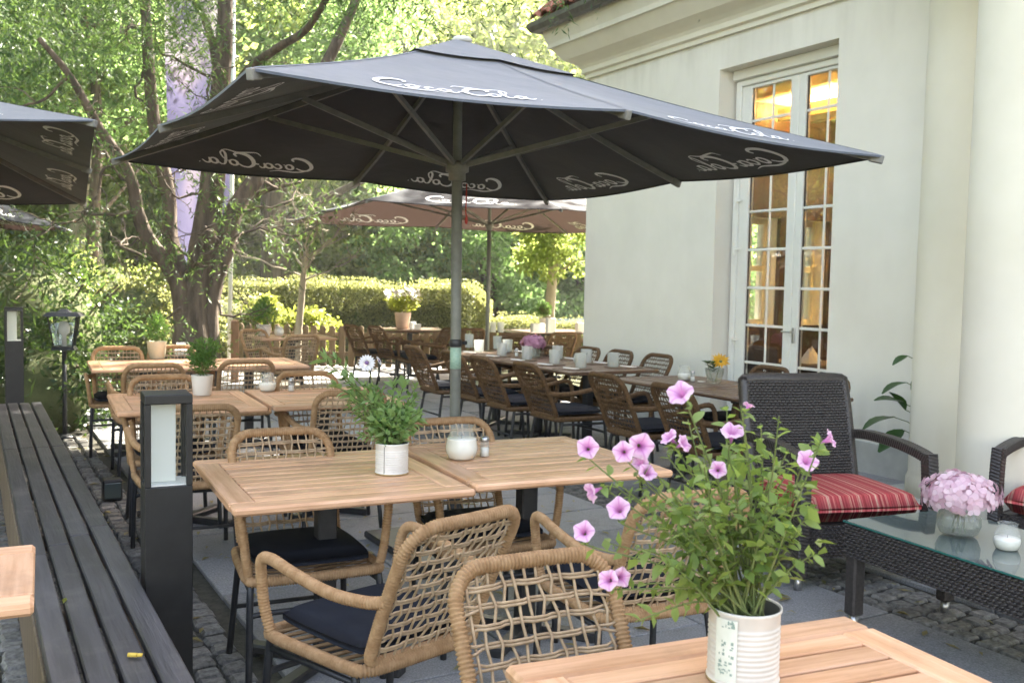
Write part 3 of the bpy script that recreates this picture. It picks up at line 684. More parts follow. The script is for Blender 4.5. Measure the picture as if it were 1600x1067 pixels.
def make_umbrella(label, base, rz, w, d, rim, apex, hubz, group, droop=(0, 0, 0, 0), mids=(0, 0, 0, 0), tilt=(0, 0), lean=(0, 0), sides=(0, 1, 2, 3), cloth=None):
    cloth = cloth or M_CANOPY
    u = thing('patio_umbrella', label, 'umbrella', base, rz, group)
    def tl(p): return Vector((p[0] + lean[0]*p[2], p[1] + lean[1]*p[2], p[2] + tilt[0]*p[0] + tilt[1]*p[1]))
    sg = [(-1, -1), (1, -1), (1, 1), (-1, 1)]
    cor = [Vector((sx*w/2, sy*d/2, rim + droop[i])) for i, (sx, sy) in enumerate(sg)]
    mid = [(cor[i] + cor[(i+1) % 4])/2 + Vector((0, 0, mids[i] + .012)) for i in range(4)]
    ap = Vector((0, 0, apex))
    def surf(face, uu, vv):            # uu 0..1 corner to corner, vv 0 top .. 1 rim
        a, m_, c = cor[face], mid[face], cor[(face+1) % 4]
        e = a.lerp(m_, uu*2) if uu < .5 else m_.lerp(c, uu*2-1)
        sag = .045*math.sin(PI*((uu*2) % 1.0))*vv if 0 < uu < 1 else 0
        p = ap.lerp(e, vv); p.z -= sag*.6 + .05*math.sin(PI*vv)*.5
        q = e - Vector((0, 0, e.z)); p -= q*(sag*.18/max(.1, q.length))*vv
        return p
    NU, NV_ = 20, 12
    cb = MB()
    for f in range(4):
        vs = [tl(surf(f, i/NU, .06 + .94*j/NV_)) for j in range(NV_+1) for i in range(NU+1)]
        fs = [(j*(NU+1)+i, (j+1)*(NU+1)+i, (j+1)*(NU+1)+i+1, j*(NU+1)+i+1) for j in range(NV_) for i in range(NU)]
        cb.add(vs, fs)
        hem = [tl(surf(f, i/NU, 1.0)) for i in range(NU+1)]
        cb.add(hem + [h + Vector((0, 0, -.007)) - h.normalized()*.003 for h in hem], [(i, NU+1+i, NU+2+i, i+1) for i in range(NU)])
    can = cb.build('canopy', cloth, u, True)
    sm_ = MB()                                                  # stitched seams over the ribs
    for f in range(4):
        for uu in (.004, .5):
            vs = []
            for j in range(13):
                v_ = .28 + .71*j/12; p = surf(f, uu, v_) + Vector((0, 0, .003)); q = surf(f, uu + .02, v_) - surf(f, uu, v_); q = q.normalized()*.007
                vs += [tl(p - q), tl(p + q)]
            sm_.add(vs, [(j*2, j*2+1, j*2+3, j*2+2) for j in range(12)])
    sm_.build('seams', M_SEAM, can)
    vb = MB()                                                   # little vented cap on top
    for f in range(4):
        vs = [tl(surf(f, i/8, v_) + Vector((0, 0, .014 + .004*(1-v_)))) for v_ in (0.0, .14, .30) for i in range(9)]
        vb.add(vs, [(j*9+i, (j+1)*9+i, (j+1)*9+i+1, j*9+i+1) for j in range(2) for i in range(8)])
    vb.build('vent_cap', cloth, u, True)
    fi = MB(); fi.lathe([(.05, apex+.0), (.055, apex+.015), (.045, apex+.028), (.02, apex+.034), (0, apex+.036)], 14, tuple(tl((0, 0, 0)) * 0)); fi.build('finial', M_POT, u, True)
    for f in sides:
        L = (cor[(f+1) % 4]-cor[f]).length
        for u0, u1 in ((.135, .385), (.615, .865)):
            sc = (u1-u0)/10.9
            for off, nm in ((.0045, 'lettering'), (-.0045, 'lettering')):
                lb = MB()
                for P, wd in STROKES:
                    k = len(P); nw = len(wd)-1; L_, R_ = [], []
                    for i, p in enumerate(P):
                        t = (P[min(i+1, k-1)] - P[max(i-1, 0)]).normalized(); q = i/(k-1)*nw; j = min(int(q), nw-1)
                        ww = (wd[j]*(1-(q-j)) + wd[j+1]*(q-j))*.5
                        nn = Vector((-t.y, t.x, 0))
                        L_.append(p + nn*ww); R_.append(p - nn*ww)
                    vs = []
                    for p in L_ + R_:
                        x = p.x + p.y*.18
                        uu = u0 + x*sc; vv = .945 - (p.y + .2)*sc*L/ ((mid[f]-ap).length) * 1.0
                        # letters sit on the rim: widen towards the centre line of the face
                        uc = .5 + (uu-.5)/max(.6, vv)*.945
                        s_ = surf(f, min(.999, max(.001, uc)), vv)
                        e1 = surf(f, min(.999, uc+.01), vv) - s_; e2 = surf(f, uc, vv+.01) - s_
                        nn = e2.cross(e1); nn = nn.normalized() if nn.length > 0 else Vector((0, 0, 1))
                        if nn.z < 0: nn = -nn
                        vs.append(tl(s_ + nn*off))
                    lb.add(vs, [(i, i+1, k+i+1, k+i) for i in range(k-1)])
                lb.build(nm, M_PRINT, can)
    pb = MB(); pb.tube([tl((0, 0, .03)), tl((0, 0, 1.2)), tl((0, 0, hubz))], .029, 18); pole = pb.build('pole', M_POLE, u, True)
    pb = MB(); pb.tube([tl((0, 0, hubz-.005)), tl((0, 0, apex-.05))], .024, 14); pb.build('upper_pole', M_POLE, u, True)
    hb = MB(); hb.lathe([(.030, -.075), (.046, -.07), (.046, -.03), (.062, -.025), (.062, .02), (.045, .03), (.026, .035)], 16, tuple(tl((0, 0, hubz)))); hb.build('runner_hub', M_RIB, u, True)
    hb = MB(); hb.lathe([(.026, -.03), (.06, -.025), (.06, .02), (.03, .03)], 16, tuple(tl((0, 0, apex-.09)))); hb.build('crown_hub', M_RIB, u, True)
    bb = MB(); bb.box(-.38, .38, -.38, .38, .02, .06, .008); bb.lathe([(.075, .06), (.075, .075), (.042, .08), (.042, .32), (.030, .325)], 18); bb.build('base_plate', M_METAL, u)
    for i in range(4):
        for e, isc in ((cor[i], True), (mid[i], False)):
            a = tl(Vector((0, 0, apex-.09)) + (e-ap).normalized()*.05); 
            f = i; uu = 0.001 if isc else .5
            end = tl(surf(f, uu, .985) + Vector((0, 0, -.022)))
            q = [a] + [tl(surf(f, uu, v_) + Vector((0, 0, -.024))) for v_ in (.25, .5, .75)] + [end]
            r = MB()
            for p0, p1 in zip(q, q[1:]): r.bar(p0, p1 + (p1-p0).normalized()*.004, .018, .030)
            rib = r.build('rib', M_RIB, u)
            cp = MB(); dn = (q[-1]-q[-2]).normalized(); cp.bar(end - dn*.03, end + dn*.035, .026, .040, .004); cp.build('rib_cap', M_RIB, rib)
            jt = tl(surf(f, uu, .52 if isc else .56) + Vector((0, 0, -.04)))
            s_ = MB(); s_.bar(tl((0, 0, hubz)) + (jt - tl((0, 0, hubz))).normalized()*.05, jt, .016, .026); s_.build('strut', M_RIB, u)
    return u
UG = 'black square parasols with white script lettering over the terrace'
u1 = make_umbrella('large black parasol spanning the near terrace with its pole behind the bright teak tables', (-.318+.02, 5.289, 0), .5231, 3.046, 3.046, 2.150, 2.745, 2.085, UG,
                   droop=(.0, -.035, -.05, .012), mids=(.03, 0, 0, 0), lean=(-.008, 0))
pole1 = [c for c in u1.children if c.name.startswith('pole')][0]
sb = MB(); sb.lathe([(.0305, 1.0), (.0305, 1.115)], 18, (-.008*1.05, 0, 0)); st_ = sb.build('pole_sticker', mat('mint_sticker', (.25, .42, .33), (.42, .55, .45), rough=.5, scale=60, stretch=(1, 1, 6)), pole1, True)
sb = MB(); sb.lathe([(.031, 1.12), (.034, 1.125), (.034, 1.155), (.031, 1.16)], 18, (-.008*1.13, 0, 0)); sb.tube([(.03, 0, 1.14), (.055, -.01, 1.14)], .010, 8); sb.build('pole_clamp', M_METAL, pole1, True)
sb = MB(); sb.tube([(.033, -.012, 1.83), (.036, -.012, 2.0)], .004, 6); sb.lathe([(0, -.03), (.008, -.02), (.009, 0), (.004, .02), (0, .03)], 8, (.036, -.014, 1.81)); sb.build('crank_cord', mat('red_cord', (.35, .03, .02), rough=.5), pole1, True)
make_umbrella('sunlit far parasol standing beyond the long dark dining tables', (-.35, 13.75, 0), .41, 4.8, 4.6, 2.35, 3.12, 2.28, UG, cloth=M_CANOPYT)
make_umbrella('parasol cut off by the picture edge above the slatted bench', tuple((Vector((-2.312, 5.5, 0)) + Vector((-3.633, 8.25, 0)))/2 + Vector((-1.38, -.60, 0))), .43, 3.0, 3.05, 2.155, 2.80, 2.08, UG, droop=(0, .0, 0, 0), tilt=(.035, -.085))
pE = at(103, 357, 10.5)
make_umbrella('distant parasol half hidden below the cut off parasol', (pE.x - 2.09, pE.y - .345, 0), .95, 3.0, 3.0, 2.32, 2.86, 2.2, UG, droop=(0, pE.z - 2.32, -.30, 0), cloth=M_CANOPYT)

# ================================================================== TABLES
def teak_table(label, cx, cy, rz, w, d, h, group, m=M_TEAK, b=.085, sw=.072, th=.028, cat='table'):
    t = thing('teak_table' if m is M_TEAK else 'dark_table', label, cat, (cx, cy, 0), rz, group)
    z0, z1 = h-th, h
    for s in (-1, 1):
        k = MB(); y = s*(d/2-b/2); k.box(-w/2, w/2, y-b/2, y+b/2, z0, z1, .008); k.build('frame_board', m, t)
    for s in (-1, 1):
        k = MB(); k.box(-(d/2-b-.0015), d/2-b-.0015, -b/2, b/2, z0, z1, .004); o = k.build('frame_board', m, t); o.location = (s*(w/2-b/2), 0, 0); o.rotation_euler = (0, 0, PI/2)
    n = int(round((d-2*b)/sw)); s_ = (d-2*b)/n; me = None
    for i in range(n):
        if me is None:
            k = MB(); k.box(-(w/2-b-.002), w/2-b-.002, -s_/2+.0055, s_/2-.0055, z0+.004, z1-.0015, .003); me = k.mesh('slat')
        o = link('slat', me, m, t); o.location = (0, -(d/2-b) + s_*(i+.5), rnd.uniform(-.0008, .0008))
    k = MB(); k.box(-w*.36, w*.36, -.025, .025, z0-.028, z0-.001, .003); k.box(-.025, .025, -d*.36, d*.36, z0-.030, z0-.0015, .003); k.build('underframe', M_METAL, t)
    k = MB(); k.box(-.036, .036, -.036, .036, .05, z0-.03, .006); k.build('pedestal', M_METAL, t)
    k = MB()
    for a in (PI/4, 3*PI/4):
        M = Matrix.Rotation(a, 4, 'Z'); k.box(-.33, .33, -.03, .03, .012, .05 + (.002 if a > 1 else 0), .008, M)
    for a in range(4):
        q = Matrix.Rotation(PI/4 + a*PI/2, 4, 'Z') @ Vector((.30, 0, 0)); k.lathe([(.022, 0), (.022, .014)], 10, (q.x, q.y, 0))
    k.build('foot_cross', M_METAL, t)
    return t
TG = 'teak topped tables under the parasols'
e1 = lambda a: Vector((math.cos(a), math.sin(a), 0)); e2 = lambda a: Vector((-math.sin(a), math.cos(a), 0))
teak_table('bright teak table carrying the ribbed white can with the white daisy', -.691, 3.629, .4535, .84, .905, .74, TG)
teak_table('bright teak table carrying the big candle jar, pushed against the daisy table', .0741, 4.017, .4335, .84, .905, .75, TG)
teak_table('slatted teak table carrying the pink petunias', .555, 1.575, .403, .83, .90, .74, TG)
lt_c = Vector((-1.165, 2.36, 0)) - e1(.45)*.42
teak_table('small slatted teak table poking in over the bench', lt_c.x, lt_c.y, .45, .84, .54, .74, TG)
yC = .45
cC = onz(183, 645, .74); pC = Vector((cC.x, cC.y, 0)) + e1(yC)*.40 + e2(yC)*.46
teak_table('teak table with the fluffy herb in a plain white pot', pC.x, pC.y, yC, .80, .92, .74, TG)
pC2 = pC + e1(yC)*.83
teak_table('teak table with candle jar and salt shaker beside the herb table', pC2.x, pC2.y, yC, .80, .92, .74, TG)
cE = onz(143, 578, .74); pE1 = Vector((cE.x, cE.y, 0)) + e1(yC)*.42 + e2(yC)*.46
teak_table('shaded teak table with the cream flowerpot by the shrubs', pE1.x, pE1.y, yC, .84, .92, .74, TG)
pE2 = pE1 + e1(yC)*.86
teak_table('shaded teak table joined to the cream flowerpot table', pE2.x, pE2.y, yC, .84, .92, .74, TG)
pF = onz(453, 526, .74); teak_table('distant teak table near the picket fence under the willow', pF.x, pF.y + .1, .45, .95, .92, .74, TG)
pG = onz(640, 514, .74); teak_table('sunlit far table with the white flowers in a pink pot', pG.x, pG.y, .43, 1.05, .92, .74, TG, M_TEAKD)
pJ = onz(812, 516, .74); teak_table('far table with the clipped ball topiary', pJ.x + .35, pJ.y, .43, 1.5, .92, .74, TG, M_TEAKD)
DG = 'dark brown dining tables set in a row beside the wall'
WR = WYAW + PI/2         # long direction along the wall
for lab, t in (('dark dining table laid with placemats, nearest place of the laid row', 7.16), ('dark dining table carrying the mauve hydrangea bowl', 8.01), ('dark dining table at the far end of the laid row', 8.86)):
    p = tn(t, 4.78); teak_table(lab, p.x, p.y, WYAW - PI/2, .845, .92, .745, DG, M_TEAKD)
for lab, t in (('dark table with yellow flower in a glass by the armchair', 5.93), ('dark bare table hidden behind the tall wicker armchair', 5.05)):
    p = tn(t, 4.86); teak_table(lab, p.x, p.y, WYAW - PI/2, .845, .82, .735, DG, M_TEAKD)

# ================================================================== ROPE CHAIRS
def wrapped(b, P, r, closed, hi):
    if hi:
        Q = resample(P, .0033, closed); rr = [r if i % 3 else r-.0046 for i in range(len(Q))]
        b.tube(Q, rr, 9, closed)
    else:
        Q = resample(P, .035, closed); b.tube(Q, r, 8, closed)
def rope_chair(hi):
    root = thing('rope_chair', 'chair', 'chair')
    def bk(u, v): return Vector((u, -.215 - .175*v - .035*v*v + .30*u*u*(.4+.6*v), .428 + .412*v))
    def loopuv(hw0, hw1, v0, v1, rc0, rc1):
        P = []
        def arc(cu, cv, r, a0, a1, sv):
            for k in range(6):
                a = a0 + (a1-a0)*k/5; P.append((cu + r*math.cos(a), cv + r*sv*math.sin(a)))
        sv = 1/.45
        arc(hw1-rc1, v1-rc1*sv, rc1, 0, PI/2, sv); arc(-hw1+rc1, v1-rc1*sv, rc1, PI/2, PI, sv)
        arc(-hw0+rc0, v0+rc0*sv, rc0, PI, 1.5*PI, sv); arc(hw0-rc0, v0+rc0*sv, rc0, 1.5*PI, 2*PI, sv)
        return P
    uv = loopuv(.205, .215, 0, 1, .04, .085)
    dense = []
    for i in range(len(uv)):
        a, c = uv[i], uv[(i+1) % len(uv)]
        for k in range(8): dense.append((a[0]+(c[0]-a[0])*k/8, a[1]+(c[1]-a[1])*k/8))
    b = MB(); wrapped(b, [bk(u, v) for u, v in dense], .0195, True, hi); b.build('back_frame', M_ROPE, root, True)
    # woven cords
    b = MB(); sg = 3 if not hi else 5
    def limit(v):        # inner half width of the loop at height v
        hw = .205 + .01*v
        if v > .81: d = (v-.81)/.19; hw -= .085*(1-math.sqrt(max(0, 1-d*d)))
        if v < .09: d = (.09-v)/.09; hw -= .04*(1-math.sqrt(max(0, 1-d*d)))
        return hw
    def top(u):
        d = (abs(u)-.13)/.085
        return 1 - (.19*(1-math.sqrt(max(0, 1-d*d))) if d > 0 else 0)
    nV, nH = 12, 10
    us = [-.180 + .36*i/(nV-1) for i in range(nV)]; vsn = [.10 + .80*j/(nH-1) for j in range(nH)]
    jr = random.Random(3)
    for i, u0 in enumerate(us):
        tv = top(u0) - .02; sk = jr.uniform(-.0025, .0025)
        knots = [(u0, .02)]
        for j, v in enumerate(vsn):
            if v > tv - .03: break
            pull = .0040 if (i + j) % 2 == 0 else -.0040
            if i == 0 or i == nV-1: pull *= .4
            knots.append((u0 + pull + sk + jr.uniform(-.001, .001), v))
        knots.append((u0, tv)); P = []
        for (ua, va), (ub, vb_) in zip(knots, knots[1:]):
            for k in range(3): P.append((ua + (ub-ua)*k/3, va + (vb_-va)*k/3))
        P.append(knots[-1]); Q = []
        for u, v in P:
            j = min(range(nH), key=lambda q: abs(vsn[q]-v)); near = max(0, 1-abs(vsn[j]-v)/.04)
            p = bk(u, v); p.y += .0055*(1 if ((i+1)//2 + j) % 2 else -1)*near; Q.append(p)
        b.tube(Q, .0040, sg)
    for j, v0 in enumerate(vsn):
        sl = jr.uniform(-.006, .006); hw = limit(v0) - .012
        for s in (-1, 1):
            P = []; m_ = 22
            for k in range(m_+1):
                u = -hw + 2*hw*k/m_
                i = min(range(nV), key=lambda q: abs(us[q]-u)); off = -.0045*(1 if ((i+1)//2 + j) % 2 else -1)
                fan = 1 + max(0, (abs(u)-.165)/.03)*1.5
                p = bk(u, v0 + sl*u*2 + s*.0082*fan); p.y += off; P.append(p)
            b.tube(P, .0038, sg)
    tag(b.build('rope_weave', M_CORD, root, True), kind='stuff')
    # seat ring
    ring = [(-.20, -.215), (0, -.225), (.20, -.215), (.235, -.15), (.25, .05), (.255, .19), (.22, .235), (0, .245), (-.22, .235), (-.255, .19), (-.25, .05), (-.235, -.15)]
    b = MB(); wrapped(b, cr([(x, y, .418) for x, y in ring], 8, True), .0195, True, hi); b.build('seat_frame', M_ROPE, root, True)
    b = MB(); n = 10
    for i in range(n): 
        y = -.19 + .40*i/(n-1); b.tube([(-.235, y, .42), (0, y, .408), (.235, y, .42)], .006, 4)
    tag(b.build('seat_webbing', M_ROPE, root, True), kind='stuff')
    for s in (-1, 1):
        A = cr([(s*.213, -.302, .628), (s*.235, -.24, .618), (s*.27, -.12, .622), (s*.288, .03, .645), (s*.292, .15, .664), (s*.29, .205, .650), (s*.28, .222, .595), (s*.268, .222, .50), (s*.255, .205, .425)], 7)
        b = MB(); wrapped(b, A, .0185, False, hi); b.build('armrest', M_ROPE, root, True)
    cu = MB(); K = 12; vs = []; fs = []
    for lay_ in (0, 1):
        for i in range(K+1):
            for j in range(K+1):
                x, y = i/K*2-1, j/K*2-1
                e = (1-abs(x)**6)*(1-abs(y)**6); rr = 1 - .06*(abs(x*y))**3
                z = .452 + (.022 + .026*e**.35 if lay_ else -.012*e**.3)
                vs.append((x*.222*rr, y*.212*rr + .012, z + (.0 if lay_ else .004)))
    w_ = K+1; o_ = w_*w_
    for i in range(K):
        for j in range(K): a = i*w_+j; fs += [(o_+a, o_+a+w_, o_+a+w_+1, o_+a+1), (a, a+1, a+w_+1, a+w_)]
    for k in range(K):
        for a, c in (((0*w_+k), (0*w_+k+1)), (K*w_+k+1, K*w_+k), ((k+1)*w_, k*w_), (k*w_+K, (k+1)*w_+K)): fs.append((a, c, o_+c, o_+a))
    cu.add(vs, fs); cu.build('cushion', M_CUSH, root, True)
    for s in (-1, 1):
        b = MB(); b.tube(cr([(s*.245, .205, .405), (s*.252, .222, .36), (s*.262, .25, .0)], 3), .0135, 9); b.build('leg', M_METAL, root, True)
        b = MB(); b.tube(cr([(s*.215, -.165, .405), (s*.222, -.18, .36), (s*.248, -.235, .0)], 3), .0135, 9); b.build('leg', M_METAL, root, True)
        b = MB(); b.tube([(s*.248, .21, .375), (s*.22, -.178, .375)], .010, 8); b.build('side_rail', M_METAL, root, True)
    b = MB(); b.tube(cr([(-.253, .226, .28), (-.235, .228, .30), (0, .228, .302), (.235, .228, .30), (.253, .226, .28)], 4), .0105, 8)
    b.tube([(-.235, -.205, .20), (.235, -.205, .20)], .009, 8); b.build('stretcher', M_METAL, root, True)
    return root
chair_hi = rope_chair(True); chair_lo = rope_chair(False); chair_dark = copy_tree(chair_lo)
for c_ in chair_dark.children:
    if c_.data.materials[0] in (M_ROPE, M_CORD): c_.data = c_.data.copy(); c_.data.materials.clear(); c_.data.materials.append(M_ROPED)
BACKTOP = Vector((0, -.425, .84))
used = {}
def chair(px, py, rz, label, group, hi=False, z=.855, pos=None, dark=None):
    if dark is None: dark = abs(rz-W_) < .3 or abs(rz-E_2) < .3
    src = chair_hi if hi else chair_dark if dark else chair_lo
    if id(src) not in used: used[id(src)] = 1; o = src
    else: o = copy_tree(src)
    p = pos if pos is not None else onz(px, py, z)
    q = Matrix.Rotation(rz, 3, 'Z') @ Vector((0, BACKTOP.y, 0))
    o.location = (p.x - q.x, p.y - q.y, 0); o.rotation_euler = (0, 0, rz); o.scale = (.93, .97, 1)
    o['label'] = label; o['group'] = group; return o
CG = 'woven rope armchairs around the terrace tables'
S_, N_ = .45 + PI, .45
W_, E_2 = -(PI/2 - WYAW), PI/2 + WYAW
chair(435, 668, S_, 'rope armchair with navy seat tucked behind the daisy table', CG, True)
chair(695, 652, .43+PI, 'rope armchair behind the big candle jar', CG, True)
chair(746, 803, .80, 'rope armchair turned askew in front of the two bright teak tables', CG, True)
chair(820, 862, .47+PI, 'rope armchair behind the petunia table, back cut off by its tabletop', CG, True)
r4 = .39; p4 = Vector((.50, 3.09, 0)); q4 = Matrix.Rotation(r4, 3, 'Z') @ Vector((0, -.215, 0)); q5 = Matrix.Rotation(r4, 3, 'Z') @ Vector((0, BACKTOP.y, 0))
chair(0, 0, r4, 'rope armchair mostly hidden behind the petunia leaves', CG, True, pos=p4 - q4 + q5)
chair(309, 633, .45, 'rope armchair between the lamp bollard and the herb table', CG, True)
chair(552, 610, .42, 'rope armchair behind the daisy plant, backing onto the bright tables', CG, True)
chair(255, 585, S_, 'rope armchair on the far side of the herb table', CG)
chair(242, 568, N_, 'rope armchair with its back to us at the cream flowerpot table', CG)
chair(388, 562, N_, 'rope armchair with light showing through its back, behind the herb plant', CG)
chair(476, 580, S_, 'rope armchair on the far side of the salt shaker table', CG)
chair(183, 541, S_, 'rope armchair against the shrubs behind the cream flowerpot table', CG)
chair(268, 539, S_, 'rope armchair between cream flowerpot and willow trunk', CG)
chair(475, 523, N_ + .15, 'rope armchair drawn up to the distant table under the willow', CG)
chair(392, 514, S_ + .5, 'rope armchair at the flagpole end of the distant table', CG)
chair(545, 507, W_ + .2, 'sunlit rope armchair by the picket fence, outer of two at the far table', CG)
chair(583, 509, W_ + .15, 'sunlit rope armchair by the picket fence, inner of two at the far table', CG)
chair(703, 512, E_2 - .1, 'rope armchair right of the far table with the white flowers', CG)
chair(738, 513, N_, 'rope armchair seen from behind by the far parasol pole', CG, dark=True)
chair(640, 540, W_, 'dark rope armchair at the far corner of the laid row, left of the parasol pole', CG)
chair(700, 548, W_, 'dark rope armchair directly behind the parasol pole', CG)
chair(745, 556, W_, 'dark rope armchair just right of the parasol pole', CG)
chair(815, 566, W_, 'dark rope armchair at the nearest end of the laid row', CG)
chair(938, 583, W_, 'rope armchair between the laid row and the yellow flower table', CG)
chair(1040, 600, W_, 'rope armchair behind the pink petunias facing the door', CG)
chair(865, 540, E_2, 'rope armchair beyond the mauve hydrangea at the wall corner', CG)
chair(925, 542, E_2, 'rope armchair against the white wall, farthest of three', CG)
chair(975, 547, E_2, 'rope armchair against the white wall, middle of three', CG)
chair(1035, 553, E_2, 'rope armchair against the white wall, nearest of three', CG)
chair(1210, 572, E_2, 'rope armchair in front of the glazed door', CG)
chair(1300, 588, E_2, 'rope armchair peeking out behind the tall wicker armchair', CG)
chair(883, 519, N_, 'rope armchair at the topiary table next to the wall corner', CG, dark=True)
chair(805, 522, N_, 'rope armchair at the topiary table behind the mauve hydrangea', CG, dark=True)

# ================================================================== DARK WICKER SET
def weave_sheet(b, P, nu, nv, amp=.008, su=4, sv=3):
    """basket weave relief on a patch P(u,v)->(point, normal); nu, nv strands"""
    U, Vn = nu*su, nv*sv; vs = []
    for j in range(Vn+1):
        for i in range(U+1):
            u, v = i/U, j/Vn; p, n = P(u, v)
            row = min(int(v*nv), nv-1); fv = v*nv-row
            a = math.sin(PI*((u*nu + .5*(row % 2)) % 1.0))
            h_ = amp*(a**.7 if a > 0 else 0)*math.sin(PI*fv)**.5 if 0 < fv < 1 else -amp*.4
            vs.append(p + n*h_)
    b.add(vs, [(j*(U+1)+i, j*(U+1)+i+1, (j+1)*(U+1)+i+1, (j+1)*(U+1)+i) for j in range(Vn) for i in range(U)])
def flat(p0, du, dv):
    p0, du, dv = Vector(p0), Vector(du), Vector(dv); n = du.cross(dv).normalized()
    return lambda u, v: (p0 + du*u + dv*v, n)
def weave_bar(b, pts, w, h, pitch=.017):
    """square-ish woven bar along a path; w across, h in the plane of the path"""
    pts = resample(pts, pitch/2.0); m = len(pts)
    vs = []; nk = 16
    for i, p in enumerate(pts):
        t = (pts[min(i+1, m-1)]-pts[max(i-1, 0)]).normalized(); x = Vector((1, 0, 0)); y = x.cross(t).normalized()
        for k in range(nk):
            a = 2*PI*(k+.5)/nk; c, s = math.cos(a), math.sin(a); e = .32
            q = (math.copysign(abs(c)**e, c)*w/2, math.copysign(abs(s)**e, s)*h/2)
            g_ = 1 + .045*(1 if (i + k//2) % 2 else -1)
            vs.append(p + x*q[0]*g_ + y*q[1]*g_)
    fs = [(i*nk+k, i*nk+(k+1) % nk, (i+1)*nk+(k+1) % nk, (i+1)*nk+k) for i in range(m-1) for k in range(nk)]
    fs.append(tuple(range(nk-1, -1, -1))); fs.append(tuple((m-1)*nk+k for k in range(nk))); b.add(vs, fs)
def puffy(b, w, d, h, z0, K=14, y0=0.0):
    vs = []; fs = []; n = K+1
    for s in (0, 1):
        for i in range(n):
            for j in range(n):
                x, y = i/K*2-1, j/K*2-1; e = (1-abs(x)**7)*(1-abs(y)**7)
                z = z0 + h/2 + (1 if s else -1)*(h/2)*(.15 + .85*e**.16)*(1 + .10*(1-x*x)*(1-y*y) if s else 1)
                k_ = 1 - .02*(abs(x*y))**4
                vs.append((x*w/2*k_, y0 + y*d/2*k_, z))
    o = n*n
    for i in range(K):
        for j in range(K): a = i*n+j; fs += [(o+a, o+a+n, o+a+n+1, o+a+1), (a, a+1, a+n+1, a+n)]
    for k in range(K):
        for a, c in ((k, k+1), (K*n+k+1, K*n+k), ((k+1)*n, k*n), (k*n+K, (k+1)*n+K)): fs.append((a, c, o+c, o+a))
    b.add(vs, fs)
def wicker_chair(label, x, y, rz, group):
    t = thing('wicker_armchair', label, 'armchair', (x, y, 0), rz, group)
    # faces local +Y
    def bkf(sgn, off):
        def P(u, v):
            yy = -.30 - .16*v + .02*math.sin(PI*u); return (Vector((sgn*(u-.5)*.60, yy + off, .36 + .60*v)), Vector((0, sgn*1.0, .22)).normalized() * (1))
        return P
    b = MB(); weave_sheet(b, bkf(-1, .03), 34, 62); 
    b2 = MB()
    def front(u, v):
        p, n = bkf(1, .0)(u, v); return Vector((-p.x, p.y+.035, p.z)), Vector((0, 1, .22)).normalized()
    def rear(u, v):
        p, n = bkf(1, .0)(u, v); return Vector((p.x, p.y-.025, p.z)), Vector((0, -1, -.22)).normalized()
    b = MB(); weave_sheet(b, front, 25, 40); weave_sheet(b, rear, 25, 40); tag(b.build('backrest', M_WICKER, t), kind='stuff')
    b = MB(); rim = [(-.30, -.295, .36), (-.305, -.375, .66), (-.30, -.445, .92), (-.27, -.456, .962), (0, -.44, .965), (.27, -.456, .962), (.30, -.445, .92), (.305, -.375, .66), (.30, -.295, .36)]
    Q = resample(cr(rim, 6), .006); b.tube(Q, [.034 + (.0022 if i % 2 else -.001) for i in range(len(Q))], 9); b.build('back_rim', M_WICKER, t, True)
    for s in (-1, 1):
        b = MB(); X = s*.345
        weave_bar(b, cr([(X, -.37, .665), (X, -.20, .68), (X, .05, .675), (X, .22, .655), (X, .30, .635)], 6), .062, .05)
        weave_bar(b, cr([(X, .285, .665), (X, .302, .50), (X, .295, .20), (X, .285, .085)], 6), .058, .072)
        weave_bar(b, cr([(X, -.28, .40), (X, -.32, .20), (X, -.36, .085)], 4), .055, .055)
        b.build('arm', M_WICKER, t)
        for yy in (.285, -.36):
            f = MB(); f.tube([(X, yy, 0), (X, yy, .088)], .017, 12); f.build('foot', M_CHROME, t, True)
    b = MB()
    weave_sheet(b, flat((-.315, .305, .17), (.63, 0, 0), (0, 0, .165)), 26, 11)
    b.v = [v for v in b.v]; 
    weave_sheet(b, flat((.315, -.29, .17), (-.63, 0, 0), (0, 0, .165)), 26, 11)
    for s in (-1, 1): weave_sheet(b, flat((s*.318, s*.30, .17), (0, -s*.59, 0), (0, 0, .165)), 25, 11)
    b.box(-.312, .312, -.285, .300, .172, .33); tag(b.build('seat_base', M_WICKER, t), kind='stuff')
    b = MB(); puffy(b, .615, .60, .135, .335, 18, .012); b.build('seat_cushion', M_STRIPE, t, True)
    return t
WG = 'dark wicker armchairs with red striped cushions'
wa = onz(1217, 925, 0)
wyaw = PI + .22
off = Matrix.Rotation(wyaw, 3, 'Z') @ Vector((.345, .285, 0))
wicker_chair('tall dark wicker armchair with red striped cushion behind the petunias', wa.x - off.x + .09, wa.y - off.y, wyaw, WG)
wb_ = onz(1562, 697, .675); yb = PI - .85
off = Matrix.Rotation(yb, 3, 'Z') @ Vector((.345, .285, 0))
wicker_chair('dark wicker armchair by the round column, cut off by the picture edge', wb_.x - off.x, wb_.y - off.y, yb, WG)
